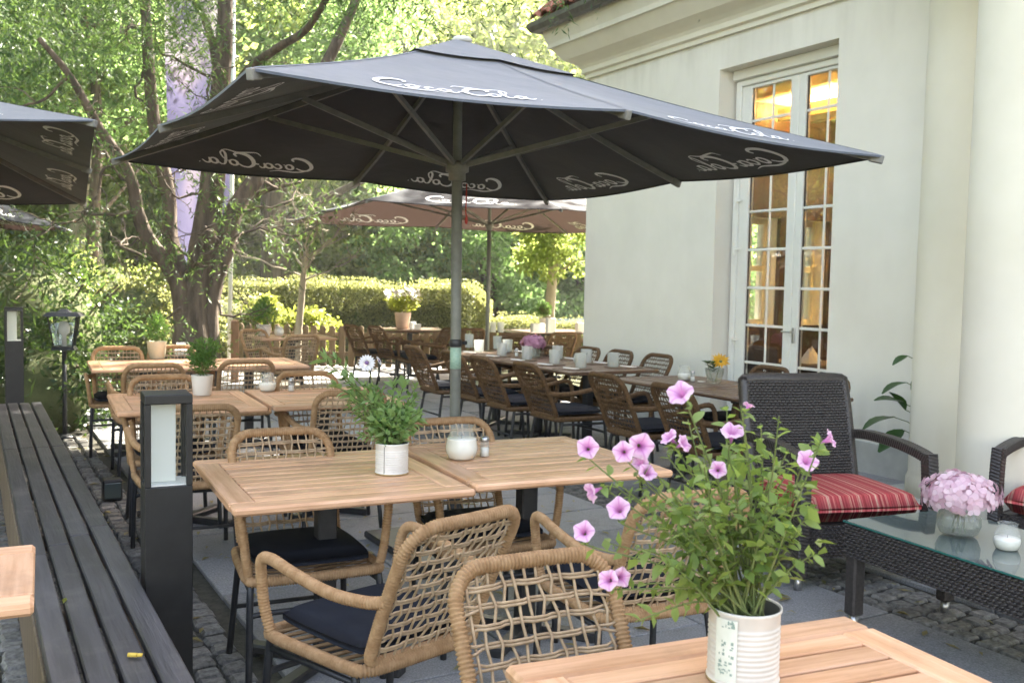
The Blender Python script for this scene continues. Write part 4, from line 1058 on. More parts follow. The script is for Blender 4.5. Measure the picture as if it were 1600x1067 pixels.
# coffee table
ca = onz(1318, 812, .47); cb2 = onz(1600, 903, .47); dirl = Vector((cb2.x-ca.x, cb2.y-ca.y, 0)).normalized()
cyaw = math.atan2(dirl.y, dirl.x) + PI
LL, WWd = 1.25, .62
perp = Vector((-dirl.y, dirl.x, 0)); perp = perp if perp.x > 0 else -perp
cc = Vector((ca.x, ca.y, 0)) + dirl*LL/2 + perp*WWd/2
ct = thing('coffee_table', 'low dark wicker coffee table with a glass top', 'coffee table', (cc.x, cc.y, 0), math.atan2(dirl.y, dirl.x))
b = MB(); b.box(-LL/2, LL/2, -WWd/2, WWd/2, .462, .470, .002); b.build('glass_top', M_TGLASS, ct)
b = MB()
for s in (-1, 1):
    b.box(-LL/2-.0015, LL/2+.0015, s*(WWd/2+.0012)-.001, s*(WWd/2+.0012)+.001, .4625, .4695); b.box(s*(LL/2+.0012)-.001, s*(LL/2+.0012)+.001, -WWd/2, WWd/2, .4625, .4695)
b.build('glass_edge', M_TGEDGE, ct)
b = MB(); h0, hh = .315, .143
for s in (-1, 1):
    weave_sheet(b, flat((s*(-LL/2+.005), -s*(WWd/2-.006), h0), (s*(LL-.01), 0, 0), (0, 0, hh)), 50, 10)
    weave_sheet(b, flat((s*(LL/2-.006), s*(-WWd/2+.005), h0), (0, s*(WWd-.01), 0), (0, 0, hh)), 25, 10)
b.box(-LL/2+.008, LL/2-.008, -WWd/2+.008, WWd/2-.008, h0+.004, h0+hh)
tag(b.build('woven_apron', M_WICKER, ct), kind='stuff')
for sx in (-1, 1):
    for sy in (-1, 1):
        b = MB(); X, Y = sx*(LL/2-.04), sy*(WWd/2-.04)
        Q = [(X, Y, h0+.02), (X+sx*.004, Y, .2), (X+sx*.01, Y, .06)]
        b.bar((X, Y, .06), (X, Y, h0+.05), .062, .062, .008); lg = b.build('leg', M_WICKER, ct)
        b = MB(); b.tube([(X, Y, 0), (X, Y, .062)], .02, 12); b.build('foot', M_CHROME, lg, True)

# ================================================================== BENCH, BOLLARDS, LANTERN
bA, bB = onz(64, 628, .45), onz(211, 894, .45)
bdir = Vector((bB.x-bA.x, bB.y-bA.y, 0)).normalized(); blen = (Vector((bB.x-bA.x, bB.y-bA.y, 0))).length + 1.9
bperp = Vector((bdir.y, -bdir.x, 0)); bperp = bperp if bperp.x < 0 else -bperp
bench = thing('slatted_bench', 'long dark slatted bench running along the edge of the paving', 'bench', (bA.x, bA.y, 0), math.atan2(bdir.y, bdir.x))
# local x along the bench, local y: +y or -y towards the left side
sy_ = 1 if (Matrix.Rotation(math.atan2(bdir.y, bdir.x), 3, 'Z') @ Vector((0, 1, 0))).dot(bperp) > 0 else -1
bw, gap = .0715, .0125
for i in range(4):
    y0_ = sy_*(bw/2 + i*(bw+gap))
    cuts = [0, 2.25 + .5*(i % 2)*0, 4.35 + .12*i, blen]
    for x0, x1 in zip(cuts, cuts[1:]):
        k = MB(); k.box(-(x1-x0)/2+.002, (x1-x0)/2-.002, -bw/2, bw/2, -.034, 0, .005)
        o = k.build('slat', M_BENCH, bench); o.location = ((x0+x1)/2, y0_, .45 + rnd.uniform(-.002, .002)); o.rotation_euler = (0, 0, rnd.uniform(-.001, .001))
x = .15
while x < blen:
    k = MB(); k.box(-.035, .035, -.155, .155, .345, .413, .004)
    for s in (-1, 1): k.box(-.04, .04, s*.125-.035, s*.125+.035, .0, .344, .004)
    o = k.build('support', M_BENCHW, bench); o.location = (x, sy_*(2*bw+1.5*gap), 0); x += 1.02
k = MB(); yb0 = sy_*(4*bw+3*gap-.006); k.box(.02, blen-.02, yb0-.014, yb0+.014, .10, .412, .004); k.build('side_board', M_BENCHW, bench)
# little leaf and yellow peg on the bench
lp = onz(101, 938, .452); k = MB(); k.add([(0, -.03, 0), (.008, 0, .003), (0, .03, .001), (-.008, 0, .004)], [(0, 1, 2), (0, 2, 3)])
o = k.build('fallen_leaf', M_YELLOW); o.location = lp; o.rotation_euler = (0, 0, .3); tag(o, 'single green leaf lying in a gap of the slatted bench', 'leaf')
yp = onz(207, 1026, .452); k = MB(); k.tube([(-.012, 0, .006), (.012, 0, .006)], .006, 10); k.tube([(.012, 0, .006), (.026, 0, .006)], .005, 10)
o = k.build('cigarette_end', mat('yellow_paper', (.6, .42, .06), (.66, .5, .1), rough=.7), None, True); o.location = yp; tag(o, 'small yellow stub lying on the bench slats by the lamp bollard', 'cigarette end')
def bollard(label, x, y, rz, w, hgt, wz0, wz1, group):
    t = thing('bollard_lamp', label, 'bollard lamp', (x, y, 0), rz, group); q = w/2; e = w*.135
    b = MB(); b.box(-q, q, -q, q, .012, wz0, .003); b.build('housing', M_BOLL, t)
    b = MB(); b.box(-q-.02, q+.02, -q-.02, q+.02, 0, .012, .002); b.build('base_plate', M_BOLL, t)
    for sx in (-1, 1):
        for sy in (-1, 1):
            b = MB(); b.box(sx*(q-e/2)-e/2, sx*(q-e/2)+e/2, sy*(q-e/2)-e/2, sy*(q-e/2)+e/2, wz0+.0005, wz1-.0005, .002); b.build('corner_post', M_BOLL, t)
    b = MB(); b.box(-q, q, -q, q, wz1, hgt, .003); b.build('cap', M_BOLL, t)
    b = MB(); b.box(-q+e*.4, q-e*.4, -q+e*.4, q-e*.4, wz0+.001, wz0+.006); b.build('tray', M_DIFF, t)
    b = MB(); b.box(-q+e+.001, q-e-.028, -q*.30, q*.42, wz0+.007, wz1-.002, .002); b.build('diffuser', M_DIFF, t)
    for k in range(4):
        b = MB(); b.box(-q+e+.001, q-e-.001, -q+.006, -q+.010, wz0+.006, wz1-.001); o = b.build('pane', M_LGLASS, t); o.rotation_euler = (0, 0, k*PI/2)
    return t
BG = 'dark square bollard lamps'
pb_ = at(260, 800, 3.33)
bollard('big dark bollard lamp with white inner panel standing beside the bench', pb_.x, pb_.y, .45, .155, 1.072, .760, 1.040, BG)
pb2 = at(22, 560, 7.85)
bollard('distant dark bollard lamp at the far end of the bench before the shrubs', pb2.x, pb2.y, .5, .135, 1.20, .93, 1.17, BG)
pl = at(100, 500, 8.7)
t = thing('garden_lantern', 'black four sided garden lantern on a thin post among the shrubs', 'lantern', (pl.x, pl.y, 0), .3)
b = MB(); b.tube([(0, 0, 0), (0, 0, .80)], .020, 10); b.lathe([(.09, 0), (.09, .02), (.03, .04)], 14); b.build('post', M_METAL, t, True)
def frust(b, w0, w1, z0, z1): b.add([(sx*w, sy*w, z) for z, w in ((z0, w0), (z1, w1)) for sx, sy in ((-1,-1),(1,-1),(1,1),(-1,1))], [(3,2,1,0), (4,5,6,7)] + [(i, (i+1) % 4, 4+(i+1) % 4, 4+i) for i in range(4)])
b = MB(); frust(b, .10, .085, .80, .83)
for sx, sy in ((-1,-1),(1,-1),(1,1),(-1,1)): b.bar((sx*.078, sy*.078, .83), (sx*.118, sy*.118, 1.10), .010, .010)
frust(b, .155, .125, 1.10, 1.135); frust(b, .06, .02, 1.135, 1.165); b.build('lantern_frame', M_METAL, t)
for k in range(4):
    b = MB(); b.add([(-.070, -.072, .835), (.070, -.072, .835), (.105, -.110, 1.095), (-.105, -.110, 1.095)], [(0, 1, 2, 3)]); o = b.build('pane', M_GLASS, t); o.rotation_euler = (0, 0, k*PI/2)
b = MB(); b.lathe([(.02, .83), (.02, .93), (.045, .95), (.05, 1.0), (.03, 1.05), (0, 1.06)], 14); b.build('bulb', M_DIFF, t, True)
ps = onz(175, 783, 0); t = thing('ground_spotlight', 'squat dark garden spotlight box standing on the cobbles by the bench', 'spotlight', (ps.x, ps.y, 0), .5)
b = MB(); b.box(-.06, .06, -.05, .05, .01, .15, .01); b.build('housing', M_BOLL, t)
b = MB(); b.box(-.05, .05, -.056, -.0505, .03, .13, .004); b.build('lens', M_TGLASS, t)

# ================================================================== TABLEWARE
def px_z(x, y, z): return onz(x, y, z)
def candle_jar(label, p, s, group='glass jar candles on the tables', fill=.45):
    t = thing('candle_jar', label, 'candle', p, rnd.random()*6, group)
    prof = [(.030, .0), (.038, .003), (.0465, .022), (.048, .035), (.044, .058), (.0345, .080), (.033, .086), (.0335, .096), (.0355, .100)]
    b = MB(); b.lathe([(r*s, z*s) for r, z in prof][:-0 or None], 28); b.f = [f for f in b.f if len(f) == 4]; b.build('jar', M_CLEAR, t, True)
    top = .1*fill
    wp = [(0, .002)] + [(r*.965, z+.002) for r, z in prof if z < top] + [(.043 if fill < .7 else .037, top), (0, top-.001)]
    b = MB(); b.lathe([(r*s, z*s) for r, z in wp], 28); b.build('wax', M_WAX, t, True)
    b = MB(); b.tube([(0, 0, (top-.002)*s), (.001*s, 0, (top+.010)*s)], .001*s, 5); b.build('wick', M_METAL, t)
    return t
def shaker(label, p, s=1.0, group='small salt shakers on the tables'):
    t = thing('salt_shaker', label, 'salt shaker', p, 0, group)
    b = MB(); b.lathe([(.0165*s, 0), (.0175*s, .002*s), (.0165*s, .03*s), (.0145*s, .058*s)], 16); b.build('glass_body', M_CLEAR, t, True)
    b = MB(); b.lathe([(0, .002*s), (.0150*s, .003*s), (.0145*s, .032*s), (0, .034*s)], 14); b.build('salt', M_SALT, t, True)
    b = MB(); b.lathe([(.0155*s, .056*s), (.0165*s, .058*s), (.016*s, .068*s), (.010*s, .074*s), (0, .075*s)], 16); b.build('cap', M_CHROME, t, True)
    return t
candle_jar('big white jar candle on the bright teak table', px_z(721, 717, .75), 1.38, fill=.62)
shaker('glass salt shaker next to the big white jar candle', px_z(757, 713, .75), 1.15)
candle_jar('jar candle beside the salt shaker on the shaded teak tables', px_z(418, 611, .74), 1.2)
shaker('salt shaker beside the jar candle on the shaded teak tables', px_z(455, 611, .74), 1.15)
candle_jar('jar candle between cream flowerpot and fluffy herb', px_z(283, 556, .74), 1.25)
candle_jar('white jar candle on the distant table by the flagpole', px_z(436, 524.5, .74), 1.3, fill=.8)
candle_jar('jar candle on the table with the yellow flower', px_z(1069, 594, .735), 1.15)
shaker('salt shaker on the table with the yellow flower', px_z(1082, 596, .735), 1.1)
candle_jar('jar candle on the low glass table next to the pale pink hydrangea', px_z(1573, 858, .47), 1.05)
np_ = px_z(1096, 596.5, .735); k = MB(); k.lathe([(0, 0), (.03, .001), (.032, .004), (0, .005)], 16); o = k.build('tea_light_lid', M_WAX, None, True); o.location = np_; tag(o, 'small white disc lying between salt shaker and yellow flower', 'lid')
# laid row: placemats, napkins, tumblers
def on_row(t, n, z=.745): return tn(t, n, z)
TG_ = 'patterned cut glass tumblers on the laid row'
def tumbler_mesh():
    b = MB(); b.lathe([(.036, 0), (.0385, .004), (.041, .05), (.0425, .098), (.0405, .098), (.039, .05), (.035, .012), (0, .010)], 20, rip=lambda i, k, n: .035*((k+i) % 2) if i < 4 else 0); return b.mesh('tumbler', False)
tm = tumbler_mesh(); mm = None
def row_item(t, n, near):
    global mm
    q = on_row(t, n)
    side = 'near the wall' if n > 4.8 else 'on the terrace side'
    lab = {7.02: 'first', 7.45: 'second', 7.95: 'third', 8.45: 'fourth', 8.95: 'fifth'}[t]
    b = MB(); b.lathe([(0, .0), (.165, .0), (.168, .003), (.165, .006), (.0, .007)], 36, rip=lambda i, k, n_: .012*((k) % 2)); o = b.build('placemat', M_MAT, None, False); o.location = q + Vector((0, 0, .0)); o.scale = (1.1, .85, 1); o.rotation_euler = (0, 0, WYAW)
    tag(o, f'brown woven oval placemat, {lab} from the petunias {side} of the laid row', 'placemat', 'brown placemats on the laid row')
    q2 = q + TV*.02 + NV*(.10 if near else -.10) + Vector((0, 0, .007))
    o = link('tumbler', tm, M_TUMB); o.location = q2; o.scale = (1.22, 1.22, 1.28); tag(o, f'cut glass tumbler standing on the {lab} placemat {side}', 'tumbler', TG_)
    nb = MB(); nb.box(-.028, .028, -.075, .075, .007, .013, .002); nb.box(-.012, -.004, -.09, .09, .0135, .0155); o = nb.build('napkin', M_PAPER); o.location = q - TV*.03 + NV*(-.03 if near else .03); o.rotation_euler = (0, 0, WYAW + .2)
    tag(o, f'white napkin with cutlery on the {lab} placemat {side}', 'napkin', 'white napkins on the laid row')
for t in (7.02, 7.45, 7.95, 8.45, 8.95):
    row_item(t, 4.52, True); row_item(t, 5.06, False)
def glass_bowl(label, p, r, h, cat='candle holder', group=None, milky=True):
    t = thing('glass_bowl', label, cat, p, 0, group)
    b = MB(); b.lathe([(r*.72, 0), (r*.98, h*.2), (r, h*.5), (r*.86, h*.9), (r*.84, h), (r*.78, h), (r*.9, h*.5), (r*.65, h*.08), (0, h*.07)], 28, rip=lambda i, k, n: .03*(k % 2)); b.build('bowl', M_TUMB, t)
    if milky: b = MB(); b.lathe([(0, h*.08), (r*.66, h*.1), (r*.8, h*.45), (0, h*.45)], 20); b.build('wax', M_WAX, t, True)
    return t
glass_bowl('round milky candle bowl between the tumblers before the mauve hydrangea', px_z(790, 551, .745), .055, .085, group='milky candle bowls on the laid row')
glass_bowl('round milky candle bowl at the near end of the laid row', px_z(905, 568, .745), .055, .085, group='milky candle bowls on the laid row')
shaker('salt shaker between the placemats of the laid row', px_z(807, 557, .745), 1.1)
# hydrangeas
def hydrangea(root, R, z0, m, n, seed, squash=.62, ps=.020):
    r_ = random.Random(seed); V = []
    for i in range(n):
        y = 1 - (i+.5)/n*1.45; a = i*2.39996; rr = math.sqrt(max(0, 1-y*y)); d = Vector((rr*math.cos(a), rr*math.sin(a), y)); d += Vector((r_.uniform(-.12, .12), r_.uniform(-.12, .12), r_.uniform(-.12, .12))); d.normalize()
        c = Vector((d.x*R, d.y*R, d.z*R*squash)) * r_.uniform(.84, 1.10) + Vector((0, 0, z0))
        ax = d.orthogonal().normalized(); ay = d.cross(ax); ph = r_.random()*6.3
        for k in range(4):
            an = ph + k*PI/2; dx = ax*math.cos(an) + ay*math.sin(an); dy = ax*-math.sin(an) + ay*math.cos(an); s = ps*r_.uniform(.85, 1.15); lift = r_.uniform(-.35, .5)
            pts = [c, c + dx*s*.55 + dy*s*.52 + d*s*(lift*.4+.08), c + dx*s*1.05 + dy*s*.3 + d*s*(lift*.7), c + dx*s*1.1 - dy*s*.25 + d*s*lift*.7, c + dx*s*.6 - dy*s*.52 + d*s*(lift*.4+.05)]
            V.append([tuple(p) for p in pts])
    me = np_mesh('florets', V, 5); tag(link('florets', me, m, root), kind='stuff')
    b = MB(); b.lathe([(0, z0-R*squash*.55), (R*.72, z0-R*squash*.2), (R*.8, z0+R*squash*.1), (R*.5, z0+R*squash*.65), (0, z0+R*squash*.8)], 16); b.build('flower_head', m, root, True)
p = px_z(1497, 836, .47)
t = thing('hydrangea_vase', 'pale pink hydrangea in a ribbed glass bowl on the low glass table', 'flower vase', p)
b = MB(); r, h = .083, .125
b.lathe([(r*.62, 0), (r*.85, h*.12), (r, h*.38), (r*.98, h*.62), (r*.80, h*.88), (r*.76, h), (r*.72, h), (r*.93, h*.6), (r*.95, h*.38), (r*.78, h*.12), (0, h*.06)], 60, rip=lambda i, k, n: .045*(k % 2)); b.build('vase', M_CUT, t)
b = MB(); b.lathe([(0, .012), (r*.74, .014), (r*.90, h*.38), (r*.86, h*.58), (0, h*.58)], 24); b.build('water', M_CLEAR, t, True)
b = MB()
for k in range(7): a = k*.9; b.tube([(.03*math.cos(a), .03*math.sin(a), .015), (.02*math.cos(a+2), .02*math.sin(a+2), .16)], .004, 6)
b.build('stem', M_STEM, t)
hydrangea(t, .145, .165, M_HYD, 120, 4, .62, .0265)
p = px_z(833, 558, .745)
t = thing('hydrangea_vase', 'mauve hydrangea in a cut glass on the laid dark tables', 'flower vase', p)
b = MB(); b.lathe([(.06, 0), (.068, .005), (.075, .10), (.068, .10), (.062, .012), (0, .01)], 30, rip=lambda i, k, n: .04*((k+i) % 2)); b.build('vase', M_CUT, t)
hydrangea(t, .115, .135, M_HYDP, 90, 9, .70, .026)
# yellow flower glass
p = px_z(1116, 599, .735)
t = thing('flower_glass', 'yellow flower with leaves in a small fluted glass', 'flower vase', p); t.scale = (1.25, 1.25, 1.25)
b = MB(); b.lathe([(.028, 0), (.038, .01), (.052, .06), (.056, .095), (.052, .095), (.045, .05), (.026, .012), (0, .01)], 28, rip=lambda i, k, n: .05*(k % 2)); b.build('glass', M_CUT, t)
def leaf_quads(c, d, up, L, w, curl=.2):
    d = d.normalized(); s = d.cross(up); s = s.normalized() if s.length > .01 else d.orthogonal().normalized(); n = s.cross(d)
    return [tuple(c), tuple(c + d*L*.45 + s*w + n*L*curl*.3), tuple(c + d*L - n*L*curl*.5), tuple(c + d*L*.45 - s*w + n*L*curl*.3)]
V = []; ctr = Vector((.03, -.02, .135))
for k in range(44):
    a = k*2.4; r = .018 + .036*k/44; d = Vector((math.cos(a), math.sin(a)*.5 - .55 + k/90, math.sin(a)*.8 + .35)); V.append(leaf_quads(ctr, d, Vector((0, -1, .5)), r*1.25, .010))
link('petals', np_mesh('petals', V), M_YPETAL, t)
V = []
for k in range(16): a = k*2.4; V.append(leaf_quads(Vector((-.01, 0, .06 + .004*k)), Vector((math.cos(a), math.sin(a), .5)), Vector((0, 0, 1)), .06, .017))
for k in range(10): a = k*2.4; V.append(leaf_quads(Vector((-.045, .0, .12)), Vector((math.cos(a), math.sin(a), .6)), Vector((0, 0, 1)), .045, .013))
link('leaves', np_mesh('leaves', V), M_BIGLEAF, t)
b = MB(); b.tube([(.005, 0, .01), (.02, -.005, .07), (.03, -.01, .122)], .003, 6); b.tube([(-.01, 0, .01), (-.045, 0, .12)], .002, 5); b.lathe([(0, -.012), (.012, -.005), (.012, .006), (0, .010)], 10, tuple(ctr)); b.build('stem', M_STEM, t)

# ================================================================== POT PLANTS
def pot(b, r0, r1, h, wall=.004, n=32): b.lathe([(r0*.94, 0), (r0, .004), (r1, h-.003), (r1, h), (r1-wall, h), (r0-wall, .02), (0, .02)], n)
def soil(root, r, z): b = MB(); b.lathe([(r, z-.004), (r*.7, z+.003), (r*.3, z), (0, z+.004)], 18); return b.build('soil', M_SOIL, root, True)
def fuzz(n, c, R, L, w, up=.5, seed=1, sq=(1, 1, 1)):
    r_ = random.Random(seed); V = []
    for _ in range(n):
        d = Vector((r_.gauss(0, 1), r_.gauss(0, 1), r_.gauss(0, 1))).normalized(); q = r_.random()**.4
        p = c + Vector((d.x*R*sq[0], d.y*R*sq[1], d.z*R*sq[2]))*q
        dd = (d*.6 + Vector((r_.gauss(0, .6), r_.gauss(0, .6), up + r_.gauss(0, .4)))).normalized(); V.append(leaf_quads(p, dd, Vector((r_.gauss(0, 1), r_.gauss(0, 1), 1)), L*r_.uniform(.7, 1.3), w*r_.uniform(.7, 1.3)))
    return V
def potted(name, label, p, r0, r1, h, mp, clumps, ml, L, w, seed, cat='potted plant'):
    t = thing(name, label, cat, p, rnd.random()*6)
    b = MB(); pot(b, r0, r1, h); b.build('pot', mp, t, True); soil(t, r1-.006, h-.012)
    V = []
    for i, (n, c, R, sq) in enumerate(clumps): V += fuzz(n, Vector(c), R, L, w, .6, seed+i, sq)
    tag(link('foliage', np_mesh('foliage', V), ml, t), kind='stuff')
    b = MB(); r_ = random.Random(seed)
    for _ in range(12):
        c = r_.choice(clumps); e = Vector(c[1]) + Vector((r_.gauss(0, c[2]*.5), r_.gauss(0, c[2]*.5), r_.gauss(0, c[2]*.4))); b.tube(cr([(r_.gauss(0, r1*.3), r_.gauss(0, r1*.3), h-.02), (e.x*.4, e.y*.4, (h+e.z)*.5), e], 4), .0018, 4)
    b.build('stems', M_STEM, t)
    return t
potted('herb_pot', 'fluffy green herb in a plain white pot on the shaded teak table', px_z(316, 617, .74), .055, .066, .125, M_POT, [(420, (0, 0, .20), .085, (1, 1, .8)), (380, (.0, .02, .28), .09, (1.1, 1.1, .7)), (120, (.05, -.03, .23), .06, (1, 1, 1))], M_HERB, .034, .005, 21)
potted('herb_pot', 'dark feathery plant in a cream flowerpot before the shrubs', px_z(245, 560, .74), .070, .085, .155, M_POTY, [(380, (0, 0, .24), .10, (1, 1, .8)), (200, (0, 0, .33), .07, (1, 1, 1))], M_HERB, .045, .005, 31)
t = potted('herb_pot', 'leafy plant in a grey white pot on the distant table under the willow', px_z(412, 525.5, .74), .075, .092, .15, M_POT, [(420, (0, 0, .28), .15, (1.1, 1.1, .9)), (160, (-.05, 0, .40), .08, (1, 1, 1))], M_HERB, .05, .010, 41)
def daisy_mesh(R=.028):
    V = []
    for k in range(18):
        a = k*2*PI/18; d = Vector((math.cos(a), math.sin(a), .12)); s = Vector((-d.y, d.x, 0)); w = R*.15
        V.append([tuple(d*R*.2), tuple(d*R*.7 + s*w*1.0), tuple(d*R*1.0 + Vector((0, 0, -.002))), tuple(d*R*.7 - s*w*1.0)])
    return np_mesh('daisy_petals', V)
def daisy(root, p, nrm, R, dm):
    o = link('daisy_flower', dm, M_WPETAL, root); o.location = p; o.rotation_euler = Vector(nrm).to_track_quat('Z', 'Y').to_euler(); o.scale = (R/.028,)*3
    b = MB(); b.lathe([(.0055, -.001), (.0065, .002), (.005, .0045), (0, .0055)], 12); c = b.build('daisy_eye', M_PURPLEC, o, True); return o
dm = daisy_mesh()
daisy(t, (-.14, -.08, .30), (0, -1, .2), .035, dm)
t = potted('flower_pot', 'white flowers over yellow leaves in a pinkish pot on the sunlit far table', px_z(629, 513.5, .74), .095, .125, .25, M_TERRA, [(520, (0, 0, .36), .20, (1.15, 1.15, .45)), (300, (0, 0, .44), .22, (1.2, 1.2, .4))], M_YELLOW, .06, .016, 51)
r_ = random.Random(5); V = []
for k in range(80):
    a = r_.random()*6.3; q = r_.random()**.5*.29; c = Vector((q*math.cos(a), q*math.sin(a), .57 + r_.uniform(-.05, .10) - q*.28))
    for j in range(6): an = j*PI/3; V.append(leaf_quads(c, Vector((math.cos(an), math.sin(an)*.6 - .3, math.sin(an)*.6)), Vector((0, -1, .3)), .040, .016))
tag(link('white_blossoms', np_mesh('white_blossoms', V), M_WPETAL, t), kind='stuff')
for (x, y, lab) in ((645, 514.5, 'white card holder beside the pink flowerpot'), (652.5, 515, 'smaller white card holder beside the pink flowerpot')):
    k = MB(); p = px_z(x, y, .74); k.box(-.05, .05, -.02, .02, 0, .115 if x < 650 else .085, .006); o = k.build('card_holder', M_PAPER); o.location = p; o.rotation_euler = (0, 0, .2); tag(o, lab, 'card holder')
t = potted('topiary_pot', 'small clipped ball topiary in a grey pot at the far table', px_z(850, 511.5, .74), .07, .085, .16, M_POT, [(900, (0, 0, .30), .125, (1, 1, 1))], M_HERB, .03, .010, 61)
b = MB(); b.lathe([(0, .20), (.08, .24), (.10, .30), (.08, .36), (0, .39)], 14); b.build('foliage_core', M_CORE, t, True)
for i, (x, y, w_, h_, lab) in enumerate(((840, 519, .20, .13, 'wide stack of white napkins behind the mauve hydrangea'), (860, 520, .13, .22, 'tall white napkin holder beside the ball topiary'), (905, 518, .10, .14, 'white napkin holder at the corner of the wall'), (733, 543, .10, .15, 'white patterned glass lantern at the far left of the laid row'), (777, 545, .10, .14, 'white patterned glass lantern left of the mauve hydrangea'), (770, 519, .10, .15, 'white patterned glass lantern on the far table by the parasol pole'), (782, 519, .10, .15, 'white patterned glass lantern on the far table, next to its twin'))):
    p = px_z(x, y, .745); k = MB()
    if i < 3: k.box(-w_/2, w_/2, -.05, .05, 0, h_, .006); o = k.build('napkin_holder', M_PAPER); cat = 'napkins'
    else: k.lathe([(w_*.42, 0), (w_*.45, .005), (w_*.47, h_), (w_*.43, h_), (w_*.40, .012), (0, .01)], 20, rip=lambda i, k, n: .04*((k+i) % 2)); k.lathe([(0, .012), (w_*.36, .013), (w_*.38, h_*.7), (0, h_*.7)], 14); o = k.build('glass_lantern', M_TUMB); cat = 'candle holder'
    o.location = p; o.rotation_euler = (0, 0, .4); tag(o, lab, cat)

def ribbed_can(root, r, h, ribs, sa=-PI/2-.35):
    b = MB(); pr = [(r*.96, 0), (r*1.02, .002), (r*1.02, .006), (r*.985, .009)]
    n = ribs*4; z0, z1 = h*.12, h*.80
    for k in range(n+1): pr.append((r*(.985 + .014*math.sin(k*PI/2)), z0 + (z1-z0)*k/n))
    pr += [(r*.985, h-.010), (r*1.025, h-.006), (r*1.03, h-.001), (r*1.005, h), (r*.965, h-.003), (r*.96, h-.03)]
    b.lathe(pr, 44); b.f = [f for f in b.f if len(f) == 4]; c = b.build('can', M_CAN, root, True)
    b = MB(); b.tube([(r*math.cos(sa), r*math.sin(sa), .008), (r*math.cos(sa), r*math.sin(sa), h-.01)], .0012, 6); b.build('can_seam', M_RIB, c, True)
    b = MB(); b.lathe([(r*1.005, 0), (r*1.026, .001), (r*1.026, .005), (r*1.0, .0055)], 40, rip=lambda i, k, n: .004*math.sin(k*1.7)); b.f = [f for f in b.f if len(f) == 4]; b.build('rusty_rim', M_RUST, c, True)
    b = MB(); b.lathe([(r*.955, h*.55), (r*.955, h-.004)], 30); b.f = [f for f in b.f if len(f) == 4]; b.build('can_inside', M_CANIN, c, True)
    soil(root, r*.95, h-.035); return c
def leaf_mesh(L, w, curl):
    b = MB(); vs = []; n = 5
    for i in range(n+1):
        u = i/n; ww = w*math.sin(PI*min(1, u*.92+.04))**.8*(1 if u < .5 else 1-.25*(u-.5)); z = -curl*L*u*u
        vs += [(-ww, u*L, z + ww*.35), (0, u*L, z), (ww, u*L, z + ww*.35)]
    fs = []
    for i in range(n):
        a = i*3; fs += [(a, a+1, a+4, a+3), (a+1, a+2, a+5, a+4)]
    b.add(vs, fs); return b.mesh('leaf', True)
def orient(o, p, d, roll):
    o.location = p; q = Vector(d).to_track_quat('Y', 'Z'); o.rotation_euler = (q.to_matrix() @ Matrix.Rotation(roll, 3, 'Y')).to_euler()
# daisy can on table A
pc = px_z(612, 738.5, .74)
t = thing('daisy_can', 'white ribbed tin can planted with a leafy white daisy', 'potted plant', pc)
ribbed_can(t, .063, .118, 9)
r_ = random.Random(77); lm = [leaf_mesh(.040, .0085, .3), leaf_mesh(.048, .010, .15), leaf_mesh(.034, .0095, .5)]
b = MB(); nleaf = 0; stuffV = []
tips = [(503, 560, -.02), (520, 600, .0), (545, 618, .02), (585, 628, -.02), (615, 598, .03), (632, 600, .02), (595, 610, .05), (640, 640, 0), (560, 650, .04), (655, 655, -.03), (600, 640, -.04), (535, 590, .0), (625, 650, .04), (570, 600, .03), (650, 620, .02), (585, 660, -.05), (610, 665, .05)]
tips += [(x + r_.uniform(-28, 28), y + r_.uniform(-16, 22), dz + r_.uniform(-.05, .05)) for x, y, dz in tips]
for (x, y, dz) in tips:
    e = at(x, y, pc.y + dz) - pc; s0 = Vector((r_.uniform(-.03, .03), r_.uniform(-.03, .03), .09))
    mid_ = Vector((s0.x*.5 + e.x*.35, s0.y*.5 + e.y*.3 + r_.uniform(-.02, .02), .09 + (e.z-.09)*.5 + .012)); P = cr([s0, mid_, e], 8); b.tube(P, .0022, 5)
    for k in range(26):
        u = .18 + .78*k/21; i = min(len(P)-2, int(u*(len(P)-1))); d = (P[i+1]-P[i]).normalized(); a = k*2.4 + r_.random(); sd_ = d.orthogonal().normalized(); sd_ = Matrix.Rotation(a, 3, d) @ sd_
        dd = sd_*.9 + d*(.5 + .5*u); sc = r_.uniform(.75, 1.3)
        if nleaf < 290:
            o = link('leaf', r_.choice(lm), M_LEAFO, t); orient(o, P[i], dd, r_.uniform(-.7, .7)); o.scale = (sc, sc, sc); nleaf += 1
        else: stuffV.append(leaf_quads(P[i], dd, Vector((0, 0, 1)), .032*sc, .007*sc))
b.build('stems', M_STEM, t)
stuffV += fuzz(330, Vector((-.005, 0, .185)), .085, .036, .0095, .5, 5, (1, 1, .8))
tag(link('foliage', np_mesh('foliage', stuffV), M_LEAFO, t), kind='stuff')
daisy(t, at(573, 567, pc.y - .03) - pc, (.1, -1, .25), .034, dm)
b = MB(); b.tube(cr([(0, 0, .10), (-.03, 0, .2), at(573, 568, pc.y-.027) - pc], 6), .0015, 5); b.build('flower_stalk', M_STEM, t)
daisy(t, at(592, 564, pc.y + .02) - pc, (.9, -.1, .5), .022, dm)
